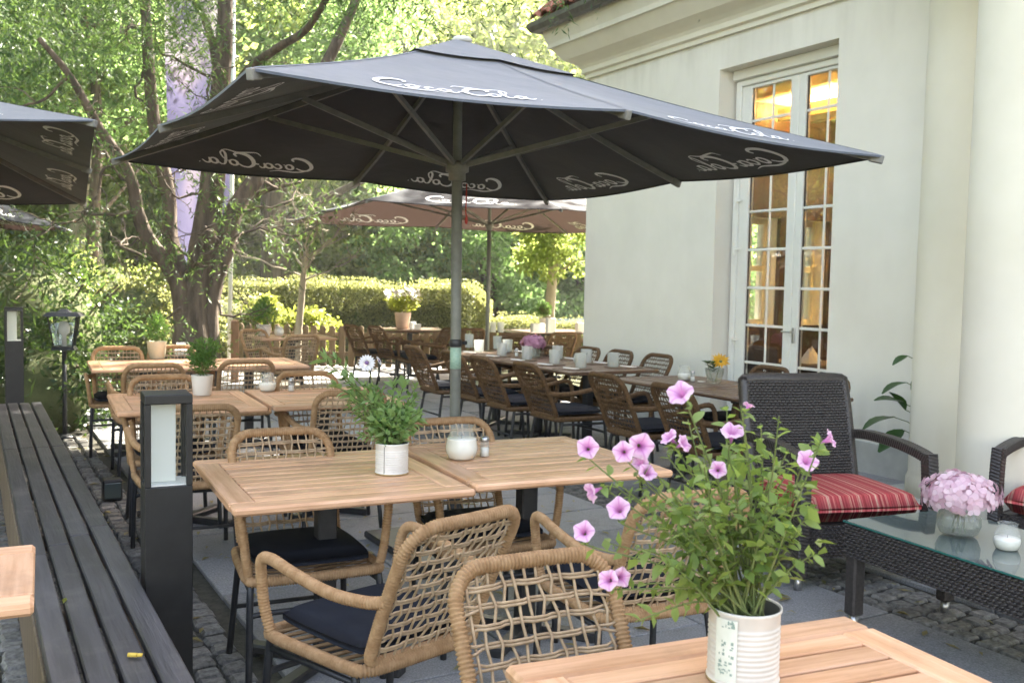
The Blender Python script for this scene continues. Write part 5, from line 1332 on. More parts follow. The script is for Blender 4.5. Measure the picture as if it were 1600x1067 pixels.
# petunias in the foreground
pp = px_z(1160, 1058, .74)
t = thing('petunia_can', 'pink petunias growing tall from a white ribbed tin can', 'potted plant', pp)
can = ribbed_can(t, .0665, .140, 10, 1.2)
b = MB()                                                       # paper label with grey green print
for z0_, z1_, a0_, a1_ in ((.012, .128, -2.62, -1.98),):
    n = 8; vs = []
    for i in range(n+1):
        a = a0_ + (a1_-a0_)*i/n
        for z in (z0_, z1_): vs.append((.0685*math.cos(a), .0685*math.sin(a), z))
    b.add(vs, [(i*2, i*2+2, i*2+3, i*2+1) for i in range(n)])
lb_ = b.build('paper_label', mat('label_paper', (.60, .64, .57), (.68, .70, .64), rough=.7, scale=20), can)
b = MB(); r_ = random.Random(4)
for k in range(46):
    a = r_.uniform(-2.52, -2.10); z = r_.uniform(.02, .085) if k < 34 else r_.uniform(.112, .124); w_, h_ = r_.uniform(.006, .03)*(.5 if k < 34 else .4), r_.uniform(.002, .006)
    b.add([(.0690*math.cos(q), .0690*math.sin(q), zz) for q, zz in ((a, z), (a+w_*6, z), (a+w_*6, z+h_), (a, z+h_))], [(0, 1, 2, 3)])
b.build('label_print', mat('label_ink', (.20, .28, .25), (.30, .38, .34), rough=.7), can)
def petunia_mesh(sd):
    q_ = random.Random(sd); ph = q_.random()*6; dr = q_.uniform(.002, .007); b = MB(); nA, vs, fs = 30, [], []
    prof_ = [(.0025, -.034), (.0045, -.022), (.0075, -.010), (.013, -.002), (.020, .0015), (.0265, .0005)]
    for j, (r, z) in enumerate(prof_):
        for k in range(nA):
            a = 2*PI*k/nA; lob = 1 + (.08*math.cos(5*a) - .02)*(j/5)**2; wv_ = .0026*math.sin(5*a+.6)*(j/5)**2 + .0020*math.sin(9*a+ph)*(j/5)**2 - dr*max(0, math.cos(a-ph))*(j/5)**2
            vs.append((r*lob*math.cos(a), r*lob*math.sin(a), z + wv_))
    for j in range(len(prof_)-1):
        for k in range(nA): fs.append((j*nA+k, j*nA+(k+1) % nA, (j+1)*nA+(k+1) % nA, (j+1)*nA+k))
    b.add(vs, fs); return b.mesh('petunia_flower', True)
pms = [petunia_mesh(k) for k in range(6)]
fl = [(1062, 613, -.04, (-.5, -.7, .5), 1.0), (918, 699, .02, (-.15, -.95, .3), .85), (974, 706, .0, (-.2, -.95, .15), .82), (1002, 697, .02, (.05, -1, .1), 1.02), (1044, 682, .05, (-.7, -.3, .6), .75), (1070, 692, .02, (.6, -.6, .5), .72), (1145, 672, -.02, (0, -.45, .9), .9), (1300, 684, .03, (.75, -.3, .5), .78), (1262, 719, -.02, (.1, -.85, .5), .85), (1122, 733, -.05, (-.2, -.9, .3), .65), (922, 770, .0, (-.8, -.3, -.3), .8), (966, 794, -.02, (-.3, -.8, .5), .9), (912, 830, -.03, (-.2, -.85, .45), .82), (950, 906, -.05, (-.4, -.85, .3), .78), (972, 901, -.03, (.3, -.9, .3), .75), (1012, 737, .03, (.1, -.7, .6), .75), (1000, 722, .05, (-.3, -.6, .7), .7), (1170, 632, .02, (.4, .2, .8), .45)]
stem = MB(); r_ = random.Random(13); tipsP = []
for (x, y, dz, nrm, sc) in fl:
    e = at(x, y, pp.y + dz) - pp; o = link('petunia_flower', r_.choice(pms), M_PET, t); nv = Vector(nrm).normalized(); o.location = e; o.rotation_euler = nv.to_track_quat('Z', 'Y').to_euler(); o.rotation_euler.rotate_axis('Z', r_.random()*6); o.scale = (sc*.92,)*3
    back = e - nv*.034*sc
    s0 = Vector((r_.uniform(-.035, .035), r_.uniform(-.035, .035), .11)); m1 = s0.lerp(back, .5) + Vector((0, r_.uniform(-.02, .02), .03))
    P = cr([s0, s0.lerp(m1, .6) + Vector((0, 0, .02)), m1, back - nv*.02*sc - Vector((0, 0, .015)), back], 6); stem.tube(P, [.0026*(1-i/len(P)*.55) for i in range(len(P))], 5); tipsP.append(P)
    cal = MB()
    for k in range(5): a = k*1.257; cal.add(leaf_quads(Vector((0, 0, -.036)), Vector((math.cos(a)*.5, math.sin(a)*.5, 1)), Vector((math.cos(a), math.sin(a), 0)), .014, .002), [(0, 1, 2, 3)])
    cal.build('calyx', M_LEAFP, o)
ends = [(1130, 640), (1080, 660), (1190, 660), (1215, 650), (1260, 690), (1240, 760), (1270, 800), (1275, 860), (1190, 720), (1150, 700), (1090, 720), (1050, 760), (1010, 780), (960, 760), (940, 840), (985, 860), (1010, 930), (1000, 970), (1060, 830), (1100, 790), (1150, 780), (1210, 790), (1230, 840), (1180, 860), (1120, 860), (1080, 900), (1040, 880), (1140, 750), (1200, 750), (1095, 690), (1165, 640), (1225, 700), (1020, 820), (1070, 770), (1290, 690), (1255, 830)]
for (x, y) in ends:
    e = at(x + r_.uniform(-8, 8), y + r_.uniform(-8, 8), pp.y + r_.uniform(-.12, .12)) - pp; s0 = Vector((r_.uniform(-.04, .04), r_.uniform(-.04, .04), .11))
    P = cr([s0, s0.lerp(e, .5) + Vector((r_.uniform(-.02, .02), 0, .03)), e], 9); stem.tube(P, [.0028*(1-i/len(P)*.6) for i in range(len(P))], 5); tipsP.append(P)
stem.build('stems', M_STEM, t)
lmp = [leaf_mesh(.029, .0085, .35), leaf_mesh(.037, .012, .2), leaf_mesh(.025, .0085, .6), leaf_mesh(.040, .0105, .3)]
cand = []
for P in tipsP:
    nl = 18
    for k in range(nl):
        u = .30 + .70*k/(nl-1); i = min(len(P)-2, int(u*(len(P)-1))); d = (P[i+1]-P[i]).normalized(); sd_ = Matrix.Rotation(k*2.4 + r_.random(), 3, d) @ d.orthogonal().normalized()
        cand.append((P[i], sd_ + d*.45, r_.uniform(.6, 1.25)*(1.2-.55*u), r_.uniform(-.8, .8)))
r_.shuffle(cand); V = []
for i, (p, d, sc, ro) in enumerate(cand):
    if i < 300: o = link('leaf', r_.choice(lmp), M_LEAFP, t); orient(o, p, d, ro); o.scale = (sc, sc, sc)
    else: V.append(leaf_quads(p, d, Vector((math.sin(ro), 0, 1)), .034*sc, .0095*sc))
V += fuzz(200, Vector((-.01, .0, .30)), .15, .032, .0095, .4, 15, (1, .9, .9))
tag(link('foliage', np_mesh('foliage', V), M_LEAFP, t), kind='stuff')
# dark leafy plant between wall and column
p = tn(4.62, 6.02, .05)
t = thing('leafy_plant', 'plant with large dark leaves between the white wall and the round column', 'plant', p)
lmb = leaf_mesh(.24, .062, .25); b = MB(); rb_ = random.Random(3)
b.tube(cr([(0, 0, 0), (.02, .0, .4), (-.01, .01, .8), (.0, 0, 1.15)], 6), .008, 6)
for (x, y, dx, dz, L) in ((1418, 556, -1, -.25, .55), (1417, 598, -1, -.1, .9), (1412, 630, -.7, .2, 1.0), (1398, 652, -1, -.05, 1.15), (1414, 640, -.5, .6, .8), (1412, 672, -.8, -.35, 1.0), (1416, 690, -1, .1, .7), (1425, 610, .5, .4, 1), (1425, 660, .6, .2, 1)):
    e = at(x, y, p.y) - p; d = Vector((dx*.8, dx*.25, dz)); o = link('leaf', lmb, M_BIGLEAF, t); orient(o, e, d, rb_.uniform(-.5, .5)); o.scale = (L, L, L); b.tube([(0, 0, max(.02, e.z-.12)), (e.x*.6, e.y*.6, e.z-.03), e], .003, 4)
b.build('stem', M_STEM, t, True)

# ================================================================== VEGETATION
def leaf_cloud(P, D, L, Wd, rg, fold=.25):
    """P centres (n,3), D directions (n,3), L lengths, Wd widths -> folded rhombic leaves"""
    n = len(P); D = D / np.maximum(1e-6, np.linalg.norm(D, axis=1, keepdims=True))
    r = rg.normal(size=(n, 3)); S = np.cross(D, r); S /= np.maximum(1e-6, np.linalg.norm(S, axis=1, keepdims=True)); Nn = np.cross(S, D)
    L = np.broadcast_to(L, (n,))[:, None]; Wd = np.broadcast_to(Wd, (n,))[:, None]
    return np.stack([P - D*L*.5, P + S*Wd*.5 + Nn*Wd*fold, P + D*L*.5 - Nn*L*.1, P - S*Wd*.5 + Nn*Wd*fold], 1)
def clumps_cloud(centers, rad, per, L, Wd, rg, flat=.8, droop=.2):
    c = np.repeat(centers, per, 0); n = len(c)
    d = rg.normal(size=(n, 3)); d /= np.linalg.norm(d, axis=1, keepdims=True)
    q = rg.random((n, 1))**.45; R = np.repeat(np.broadcast_to(rad, (len(centers),)), per)[:, None]
    P = c + d*q*R*np.array([1, 1, flat]); D = d*.7 + rg.normal(size=(n, 3))*.6; D[:, 2] -= droop
    return leaf_cloud(P, D, L*rg.uniform(.6, 1.35, n), Wd*rg.uniform(.6, 1.35, n), rg)
def shell(n, rx, ry, rz, rg, inner=.55, zmin=-1):
    d = rg.normal(size=(n*3, 3)); d /= np.linalg.norm(d, axis=1, keepdims=True); d = d[d[:, 2] > zmin][:n]
    q = rg.uniform(inner, 1, (len(d), 1)); return d*q*np.array([rx, ry, rz])
def trunk_mesh(b, P, r0, r1, n=10, wob=.0, seed=0):
    Q = resample(cr(P, 6), max(.05, r0*.9)); m = len(Q); rr_ = random.Random(seed)
    b.tube(Q, [(r0 + (r1-r0)*(i/(m-1)))*(1 + rr_.uniform(-wob, wob)) for i in range(m)], n)
def curly(b, p, d, L, r, rr_, n=14, amp=.55, depth=1, out=None):
    P = [Vector(p)]; d = Vector(d).normalized()
    for i in range(n):
        d = (d + Vector((rr_.gauss(0, amp*.5), rr_.gauss(0, amp*.5), rr_.gauss(0, amp*.45)))).normalized(); P.append(P[-1] + d*L/n)
        if depth and rr_.random() < .28 and i > 2: curly(b, P[-1], d + Vector((rr_.gauss(0, .8), rr_.gauss(0, .8), rr_.gauss(0, .6))), L*.5, r*.5*(1-i/n*.5), rr_, 9, amp, depth-1, out)
    b.tube(P, [r*(1-.8*i/n) for i in range(n+1)], 5)
    if out is not None: out += P[3:]

# --- twisted willow beside the distant tables
rr_ = random.Random(21); rg = np.random.default_rng(5)
TY = 11.0
def W(x, y, dz=0.0): return at(x, y, TY + dz)
base = W(306, 520); base = Vector((base.x, base.y, 0))
wil = thing('willow_tree', 'twisted multi stemmed willow spreading over the terrace', 'tree', base)
def loc(v): return v - base
b = MB()
trunk_mesh(b, [(-.05, 0, -.05), loc(W(304, 540)), loc(W(300, 500)), loc(W(300, 462)), loc(W(312, 430, .1)), loc(W(318, 385, .1)), loc(W(328, 320, .1)), loc(W(337, 230, .1)), loc(W(345, 130, .1)), loc(W(352, 20, .2)), loc(W(350, -120, .4))], 0.210, 0.056, 14, .04, 1)
trunk_mesh(b, [(.12, .05, -.05), loc(W(326, 540, .1)), loc(W(324, 490, .1)), loc(W(334, 440, .15)), loc(W(352, 385, .2)), loc(W(366, 330, .3)), loc(W(400, 280, .5)), loc(W(440, 230, .9)), loc(W(500, 120, 1.2)), loc(W(548, 20, 1.4)), loc(W(580, -60, 1.5))], 0.143, 0.048, 12, .05, 2)
trunk_mesh(b, [(-.16, -.05, -.05), loc(W(284, 540, -.1)), loc(W(285, 490, -.1)), loc(W(278, 445, -.15)), loc(W(258, 410, -.2)), loc(W(232, 375, -.3)), loc(W(216, 335, -.4)), loc(W(207, 285, -.5)), loc(W(190, 250, -.6)), loc(W(155, 200, -.8)), loc(W(110, 120, -1)), loc(W(60, 60, -1.2))], 0.126, 0.024, 12, .06, 3)
trunk_mesh(b, [loc(W(292, 470)), loc(W(280, 420)), loc(W(266, 370, .15)), loc(W(264, 310, .2)), loc(W(250, 240, .2)), loc(W(238, 170, .2)), loc(W(230, 60, .2)), loc(W(222, -80, .2))], 0.097, 0.048, 12, .05, 4)
trunk_mesh(b, [loc(W(345, 150, .1)), loc(W(330, 60, .1)), loc(W(300, -10, 0)), loc(W(270, -80, -.2))], 0.059, 0.024, 10, .05, 5)
trunk_mesh(b, [loc(W(340, 210, .1)), loc(W(380, 120, -.3)), loc(W(430, 78, -.8)), loc(W(480, 45, -1.3)), loc(W(520, -20, -1.8))], 0.059, 0.028, 10, .05, 6)
trunk_mesh(b, [loc(W(345, 420, .2)), loc(W(362, 380, .4)), loc(W(372, 330, .6)), loc(W(410, 300, .8)), loc(W(470, 285, 1))], 0.059, 0.020, 10, .05, 7)
b.build('trunk', M_BARK, wil, True)
b = MB(); tw = []
for (x, y, dz, d, L, r) in [(262, 410, -.2, (-1, 0, .5), 1.6, .025), (216, 335, -.4, (-1, .2, .1), 1.8, .022), (207, 285, -.5, (-1, -.2, .4), 1.8, .022), (190, 250, -.6, (-.6, -.3, -.3), 1.2, .018), (285, 440, 0, (.5, -.6, .9), 1.1, .022), (322, 400, .1, (-.4, -.8, .8), 1.1, .022), (330, 300, .1, (-.8, -.5, -.2), 1.2, .018), (350, 390, .2, (1, -.3, .3), 1.5, .022), (366, 330, .3, (.9, -.2, -.2), 1.6, .02), (400, 280, .5, (1, .2, .0), 1.6, .02), (340, 470, .1, (.8, -.2, .2), 1.0, .02), (310, 470, 0, (-.3, -.9, .4), .8, .018), (264, 310, .2, (-.7, -.6, .3), 1.4, .018), (250, 240, .2, (.8, -.4, .3), 1.4, .018), (155, 200, -.8, (-.3, -.4, -.8), 1.3, .018), (238, 170, .2, (-.9, -.3, .2), 1.7, .02), (337, 230, .1, (-.7, -.6, .3), 1.5, .02), (345, 130, .1, (.8, -.5, .1), 1.6, .02), (345, 130, .1, (-.8, -.6, .3), 1.6, .02), (232, 60, .2, (-.8, -.5, .3), 1.8, .02), (330, 340, .1, (.6, -.8, .3), 1.0, .014), (290, 430, 0, (.3, -.8, 1.0), 1.3, .016), (110, 120, -1, (-.6, -.3, -.3), 1.4, .018), (500, 120, 1.2, (.4, -.8, .4), 1.5, .02)]:
    curly(b, loc(W(x, y, dz)), d, L, r, rr_, 16, .62, 2, tw)
b.build('twigs', M_BARK, wil, True)
# hanging strands of narrow leaves
def strands(anchors, rg, len_rng, per, L, Wd, sway=.12):
    Ps, Ds = [], []
    for a in anchors:
        ln = rg.uniform(*len_rng); dx, dy = rg.normal(0, sway, 2); k = np.linspace(0, 1, per)[:, None]
        c = np.array(a)[None] + np.concatenate([dx*k + .05*np.sin(k*6+dx*40)*1, dy*k + .05*np.cos(k*5+dy*40), -ln*k**1.15], 1)
        an = rg.uniform(0, 6.28, per); d = np.stack([np.cos(an)*.8, np.sin(an)*.8, -rg.uniform(-.1, 1.3, per)], 1)
        Ps.append(c + d*L*.4); Ds.append(d)
    P, D = np.concatenate(Ps), np.concatenate(Ds); n = len(P)
    return leaf_cloud(P, D, L*rg.uniform(.7, 1.3, n), Wd*rg.uniform(.7, 1.3, n), rg, .15)
anch = []
ccx = [(rg.uniform(-80, 640), rg.uniform(-260, 190), rg.normal(0, 1.2)) for _ in range(95)]
for _ in range(1900):                      # crown seen at the top of the picture, in clumps
    q = ccx[rg.integers(0, 95)]; x, y = q[0] + rg.normal(0, 38), q[1] + rg.normal(0, 34); Yd = TY + q[2] + rg.normal(0, .35)
    dens = 1.0 if y < 60 else max(0, 1-(y-60)/170)
    if 60 < x < 200 and y > 120: dens *= .5
    if 240 < x < 330 and y > 40: dens *= .45
    if x > 380 and y > -20: dens *= .8
    if rg.random() < dens: p = at(x, y, Yd); anch.append(loc(p))
for _ in range(430):                       # boughs reaching right, over the parasol towards the roof
    x, y = rg.uniform(420, 880), rg.uniform(-330, -20); anch.append(loc(at(x, y, 8.6 + rg.normal(0, .9))))
for _ in range(1100):                       # high part of the crown, above the frame
    anch.append(np.array([rg.normal(.8, 2.4), rg.normal(-2.2, 2.2), rg.uniform(4.6, 7.5)]))
tw_ = [tw[i] for i in rg.integers(0, len(tw), 260)]
anch += [tuple(q) for q in tw_]
V = strands(anch, rg, (.15, .62), 15, .082, .0135, .22)
tag(link('crown', np_mesh('crown', V), M_WILLOW, wil), kind='stuff')

g_ = np.random.default_rng(90); c = shell(64, 3.3, 2.7, 1.1, g_, .2) + np.array([1.3, 3.4, 7.2])
tag(link('shade_crown', np_mesh('shade_crown', clumps_cloud(c, .75, 62, .13, .055, g_, .7)), M_WILLOW, wil), kind='stuff')  # unseen crown part added overhead to shade the shrubs at the left
# --- forest behind, built from three kinds of crown
def crown_mesh(seed, rx, ry, rz, nc, per, L, Wd, rad):
    g_ = np.random.default_rng(seed); c = shell(nc, rx, ry, rz, g_, .35, -.75)
    return np_mesh('crown', clumps_cloud(c, g_.uniform(.6, 1.2, nc)*rad, per, L, Wd, g_, .7))
CR = [crown_mesh(1, 3.0, 3.0, 3.6, 130, 165, .155, .095, .85), crown_mesh(2, 3.6, 3.2, 3.0, 140, 160, .15, .09, .85), crown_mesh(3, 2.2, 2.2, 4.2, 110, 170, .145, .085, .75)]
CRm = {}
def crown_with(i, m):
    if (i, m.name) not in CRm:
        me = CR[i].copy(); me.name = 'crown'; me.materials.clear(); me.materials.append(m); CRm[(i, m.name)] = me
    return CRm[(i, m.name)]
def tree(label, x, y, h, r, kind, m, seed, group=None, bark=None, s=1.0, cz=None, name='leafy_tree'):
    q = random.Random(seed); t = thing(name, label, 'tree', (x, y, gz(x, y)), q.random()*6, group)
    top = h; b = MB(); trunk_mesh(b, [(0, 0, 0), (q.gauss(0, .08), q.gauss(0, .08), h*.25), (q.gauss(0, .2), q.gauss(0, .2), h*.55), (q.gauss(0, .3), q.gauss(0, .3), h*.9)], r, r*.3, 12, .05, seed)
    for k in range(7):
        z = h*(.3+.08*k); a = k*2.4 + q.random(); b.tube(cr([(0, 0, z), (math.cos(a)*.8, math.sin(a)*.8, z+.5), (math.cos(a)*2.1*s, math.sin(a)*2.1*s, z+1.3)], 4), [r*.4*(1-i*.08) for i in range(9)], 6)
    b.build('trunk', bark or M_BARK, t, True)
    o = link('crown', crown_with(kind, m), None, t); o.location = (0, 0, cz if cz else h*.72); o.scale = (s, s, s); tag(o, kind='stuff'); return t
FG = 'broadleaved trees of the park behind the terrace'
specs = [  # x, y, height, trunk r, kind, mat, scale, crown z, label
 (-12.5, 22, 9, .22, 0, M_FOREST, 1.25, 5.0, 'bright yellow green tree at the far left behind the cut off parasol'),
 (-8.9, 20.5, 10, .38, 1, M_FOREST, 1.2, 6.8, 'tree with a broad sunlit trunk left of the willow'),
 (-7.1, 16.5, 8, .13, 2, M_FORESTD, .9, 6.0, 'slim dark trunked tree left of the willow'),
 (-5.9, 24.5, 12, .46, 0, M_FORESTD, 1.25, 8.6, 'big old tree with a thick grey trunk behind the bare sapling'),
 (-9.5, 29, 12, .3, 1, M_FOREST, 1.7, 5.2, 'bright tree mass behind the purple banner'),
 (-3.2, 30, 11, .28, 0, M_FOREST, 1.35, 4.0, 'pale green tree above the clipped hedge'),
 (-.6, 27, 7, .25, 1, M_FORESTD, 1.15, 3.4, 'deep green bushy tree behind the far parasol pole'),
 (2.0, 29, 8, .28, 2, M_FORESTD, 1.1, 3.2, 'deep green tree at the corner of the white wall'),
 (4.6, 31, 8, .28, 0, M_FORESTD, 1.2, 3.6, 'green tree mostly hidden by the restaurant'),
 (-15.5, 28, 12, .3, 0, M_FOREST, 1.6, 5.6, 'tall bright tree beyond the shrubs'),
 (-19, 22, 11, .3, 1, M_FOREST, 1.5, 5.2, 'tree standing far off to the side of the shrubs'),
 (-13.0, 33, 15, .35, 1, M_FOREST, 1.9, 9.5, 'tallest tree rising behind the willow crown'),
 (-5.0, 36, 15, .35, 2, M_FOREST, 1.9, 9.6, 'tall tree top showing above the parasol'),
 (1.5, 38, 14, .35, 0, M_FOREST, 1.9, 8.0, 'tall tree beside the roof corner'),
 (-1.5, 45, 18, .4, 1, M_FOREST, 2.3, 10.5, 'farthest tall tree filling the gap above the parasol'),
 (-22, 36, 17, .4, 0, M_FOREST, 2.3, 9.0, 'farthest tall tree at the left edge'),
]
for i, (x, y, h, r, k, m, s, cz, lab) in enumerate(specs): tree(lab, x, y, h, r, k, m, 100+i, FG, M_BARKL if i == 1 else M_BARK, s, cz)
# unseen trees: two added to shade the terrace, others mirrored in the glazed door
OG = 'tall trees standing around the terrace'
tree('unseen tall tree added behind the restaurant to shade the terrace', 9.0, 14.0, 18, .4, 1, M_FORESTD, 201, OG, None, 1.9, 13)
tree('second unseen tall tree added behind the restaurant to shade the terrace', 5.6, 15.6, 17, .4, 0, M_FORESTD, 202, OG, None, 1.6, 13.0)
tree('tree beside the terrace opposite the glazed door', -9.5, 6.5, 9, .3, 0, M_FOREST, 203, OG, None, 1.2, 5.0)
tree('tree beside the terrace beyond the bench end', -12.5, 11, 11, .3, 1, M_FOREST, 204, OG, None, 1.4, 5.0)
tree('spreading tree left of the bench', -11, 1.5, 10, .3, 2, M_FOREST, 205, OG, None, 1.4, 5.0)
# young tree with pale trunk near the wall corner
yt = at(858, 500, 17.6); t = thing('young_tree', 'young tree with a pale straight trunk and bright leaves by the wall corner', 'tree', (yt.x, yt.y, 0))
b = MB(); trunk_mesh(b, [(-.03, 0, -.02), (0, 0, .9), (.05, 0, 1.7), (.10, 0, 2.6), (.1, 0, 3.6)], .115, .05, 12, .03, 9)
for k in range(8): a = k*2.4; z = 1.6+.22*k; b.tube([(.05, 0, z), (.05+.4*math.cos(a), .4*math.sin(a), z+.3), (.05+.8*math.cos(a), .8*math.sin(a), z+.35)], [.03, .02, .008], 6)
b.build('trunk', M_BARKL, t, True)
g_ = np.random.default_rng(8); c = shell(60, .95, .9, 1.1, g_, .3); c[:, 2] += 2.35; c = c[~((c[:, 0] < .35) & (c[:, 2] < 1.6))]
tag(link('crown', np_mesh('crown', clumps_cloud(c, .26, 60, .10, .065, g_)), M_FOREST, t), kind='stuff')
# bare sapling with fine twigs
sp = at(468, 510, 14.6); t = thing('sapling', 'thin half bare sapling with twiggy crown before the hedge', 'tree', (sp.x, sp.y, 0))
b = MB(); trunk_mesh(b, [(-.04, 0, -.02), (-.02, 0, .6), (.02, 0, 1.1), (.06, 0, 1.6), (.10, 0, 1.9)], .065, .04, 9, .08, 10); b.build('trunk', M_BARKL, t, True)
b = MB(); q_ = random.Random(31)
for k in range(12): a = k*2.4; curly(b, (.06, 0, 1.45+.04*k), (math.cos(a), math.sin(a)*.6, .9), 1.2, .017, q_, 12, .5, 2)
b.build('twigs', M_BARKL, t, True)
g_ = np.random.default_rng(12); c = shell(26, .6, .5, .6, g_, .3); c[:, 2] += 2.1
tag(link('leaves', np_mesh('leaves', clumps_cloud(c, .18, 12, .07, .03, g_)), M_WILLOW, t), kind='stuff')

# --- clipped hedge
def hedge(label, pts, w, h, n, L, m, seed, round_end=True, name='clipped_hedge'):
    """pts: centre line on the ground"""
    a, c = Vector(pts[0]), Vector(pts[1]); d = (c-a); ln = d.length; d.normalize(); s = Vector((-d.y, d.x, 0)); g_ = np.random.default_rng(seed)
    t = thing(name, label, 'hedge', (a.x, a.y, 0))
    u = g_.random(n); side = g_.random(n); hh = g_.random(n)
    pos = np.zeros((n, 3)); nor = np.zeros((n, 3)); dv, sv_ = np.array(d), np.array(s)
    for lo, hi, fn in ((0, .42, 'front'), (.42, .84, 'top'), (.84, .93, 'end'), (.93, 1, 'back')):
        k = (side >= lo) & (side < hi); q = g_.random(k.sum())
        if fn == 'top': pos[k] = dv*(u[k]*ln)[:, None] + sv_*((q-.5)*w)[:, None] + np.array([0, 0, h]); nor[k] = (0, 0, 1)
        elif fn == 'front': pos[k] = dv*(u[k]*ln)[:, None] - sv_*w/2 + np.array([0, 0, 1])*(hh[k]*h)[:, None]; nor[k] = -sv_
        elif fn == 'back': pos[k] = dv*(u[k]*ln)[:, None] + sv_*w/2 + np.array([0, 0, 1])*(hh[k]*h)[:, None]; nor[k] = sv_
        else: pos[k] = dv*ln + sv_*((q-.5)*w)[:, None] + np.array([0, 0, 1])*(hh[k]*h)[:, None]; nor[k] = dv
    wave = np.sin(pos[:, 0]*2.1 + pos[:, 2]*1.7)*.05 + np.sin(pos[:, 0]*5.3 - pos[:, 2]*3)*.03
    rd = np.clip((pos[:, 2]-(h-.18))/.18, 0, 1)[:, None]
    pos -= nor*(g_.random((n, 1))**2*.16) ; pos += nor*wave[:, None]
    edge = np.abs((pos @ sv_))/(w/2); pos[:, 2] -= np.clip(edge-.7, 0, 1)*.25*rd[:, 0]
    if round_end: e = np.clip(((pos @ dv) - (ln-.5))/.5, 0, 1); pos[:, 2] -= e**2*.28*(pos[:, 2]/h); pos -= sv_[None]*((pos @ sv_)*e**2*.45)[:, None]
    sprig = g_.random(n) < .05; pos[sprig & (pos[:, 2] > h-.15)] += np.array([0, 0, .10])
    D = nor*.6 + g_.normal(size=(n, 3))*.7; D[:, 2] += .3
    tag(link('foliage', np_mesh('foliage', leaf_cloud(pos, D, L*g_.uniform(.7, 1.3, n), L*.55, g_)), m, t), kind='stuff')
    b = MB(); M = Matrix(((d.x, s.x, 0, 0), (d.y, s.y, 0, 0), (0, 0, 1, 0), (0, 0, 0, 1))); b.box(.1, ln-.35, -w/2+.16, w/2-.16, 0, h-.2, .12, M); b.build('foliage_core', M_CORE, t)
    return t
hA, hB = at(300, 445, 19.2), at(762, 450, 19.0)
hedge('long clipped hedge with a sunlit flat top behind the picket fence', [(hA.x, hA.y, 0), (hB.x, hB.y, 0)], 1.7, 1.42, 70000, .048, M_HEDGE, 3)
hC, hD = at(775, 505, 20.5), at(1010, 505, 20.0)
hedge('low clipped hedge beyond the ball topiary', [(hC.x, hC.y, 0), (hD.x, hD.y, 0)], 1.1, .74, 16000, .05, M_HEDGE, 4, False)
# --- shrubs
def shrub(label, x, y, rx, ry, rz, m, seed, n=46, per=110, L=.075, Wd=.03, rad=.33, cat='shrub', name='shrub', core=True):
    g_ = np.random.default_rng(seed); t = thing(name, label, cat, (x, y, 0)); c = shell(n, rx, ry, rz, g_, .6, -.8); c[:, 2] += rz*.85
    c = c[c[:, 2] > .05]
    tag(link('foliage', np_mesh('foliage', clumps_cloud(c, rad, per, L, Wd, g_, .8, .1)), m, t), kind='stuff')
    if core: b = MB(); b.lathe([(rx*.45, 0), (rx*.62, rz*.5), (rx*.60, rz*1.0), (rx*.35, rz*1.4), (0, rz*1.55)], 14); b.build('foliage_core', M_CORE, t, True)
    b = MB(); q = random.Random(seed)
    for k in range(9): a = k*2.4; b.tube(cr([(0.05*math.cos(a), .05*math.sin(a), 0), (rx*.4*math.cos(a), ry*.4*math.sin(a), rz*.7), (rx*.8*math.cos(a), ry*.8*math.sin(a), rz*1.3)], 4), .012, 5)
    b.build('stems', M_BARK, t)
    return t
shrub('dark shrub beside the near end of the slatted bench, shading the cobbles', -5.6, 8.6, 1.0, 1.0, .75, M_SHRUB, 1)
shrub('dark low shrub between the bench end and the cream flowerpot table', -4.45, 9.1, .75, .65, .50, M_SHRUB, 2, 40, 100)
shrub('large dark shrub behind the garden lantern', -5.9, 11.6, 1.5, 1.2, 1.05, M_SHRUB, 3, 70, 110)
shrub('shrub with sunlit pale tips between lantern and willow', -5.2, 13.4, 1.3, 1.0, .85, M_HEDGE, 4, 60, 100)
shrub('tall dark shrub at the left edge under the parasols', -7.9, 10.8, 1.6, 1.4, 1.25, M_SHRUB, 5, 80, 110)
shrub('broad green shrub behind the dark ones', -8.8, 14.2, 2.0, 1.4, 1.25, M_SHRUB, 6, 90, 100, .09, .04)
shrub('bright bush glowing in the sun left of the willow trunk', -6.8, 16.2, 1.5, 1.2, 1.05, M_FOREST, 7, 60, 90, .09, .045)
shrub('shrub under the far left trees', -12, 13, 2.2, 1.8, 1.5, M_SHRUB, 8, 90, 90, .10, .045)
shrub('yellow leaved bush at the foot of the sapling', at(420, 470, 17.1).x, 17.2, .72, .5, .62, M_YELLOW, 9, 40, 60, .10, .06, .24, core=False)
shrub('small yellow bush between sapling and hedge', at(510, 480, 17.2).x - .25, 17.25, .50, .4, .56, M_YELLOW, 10, 26, 55, .10, .06, .22, core=False)
shrub('reddish brown bush behind the flagpole', at(330, 480, 16.6).x, 17.0, .9, .6, .7, M_HEDGE, 11, 44, 80, .06, .03, .25)
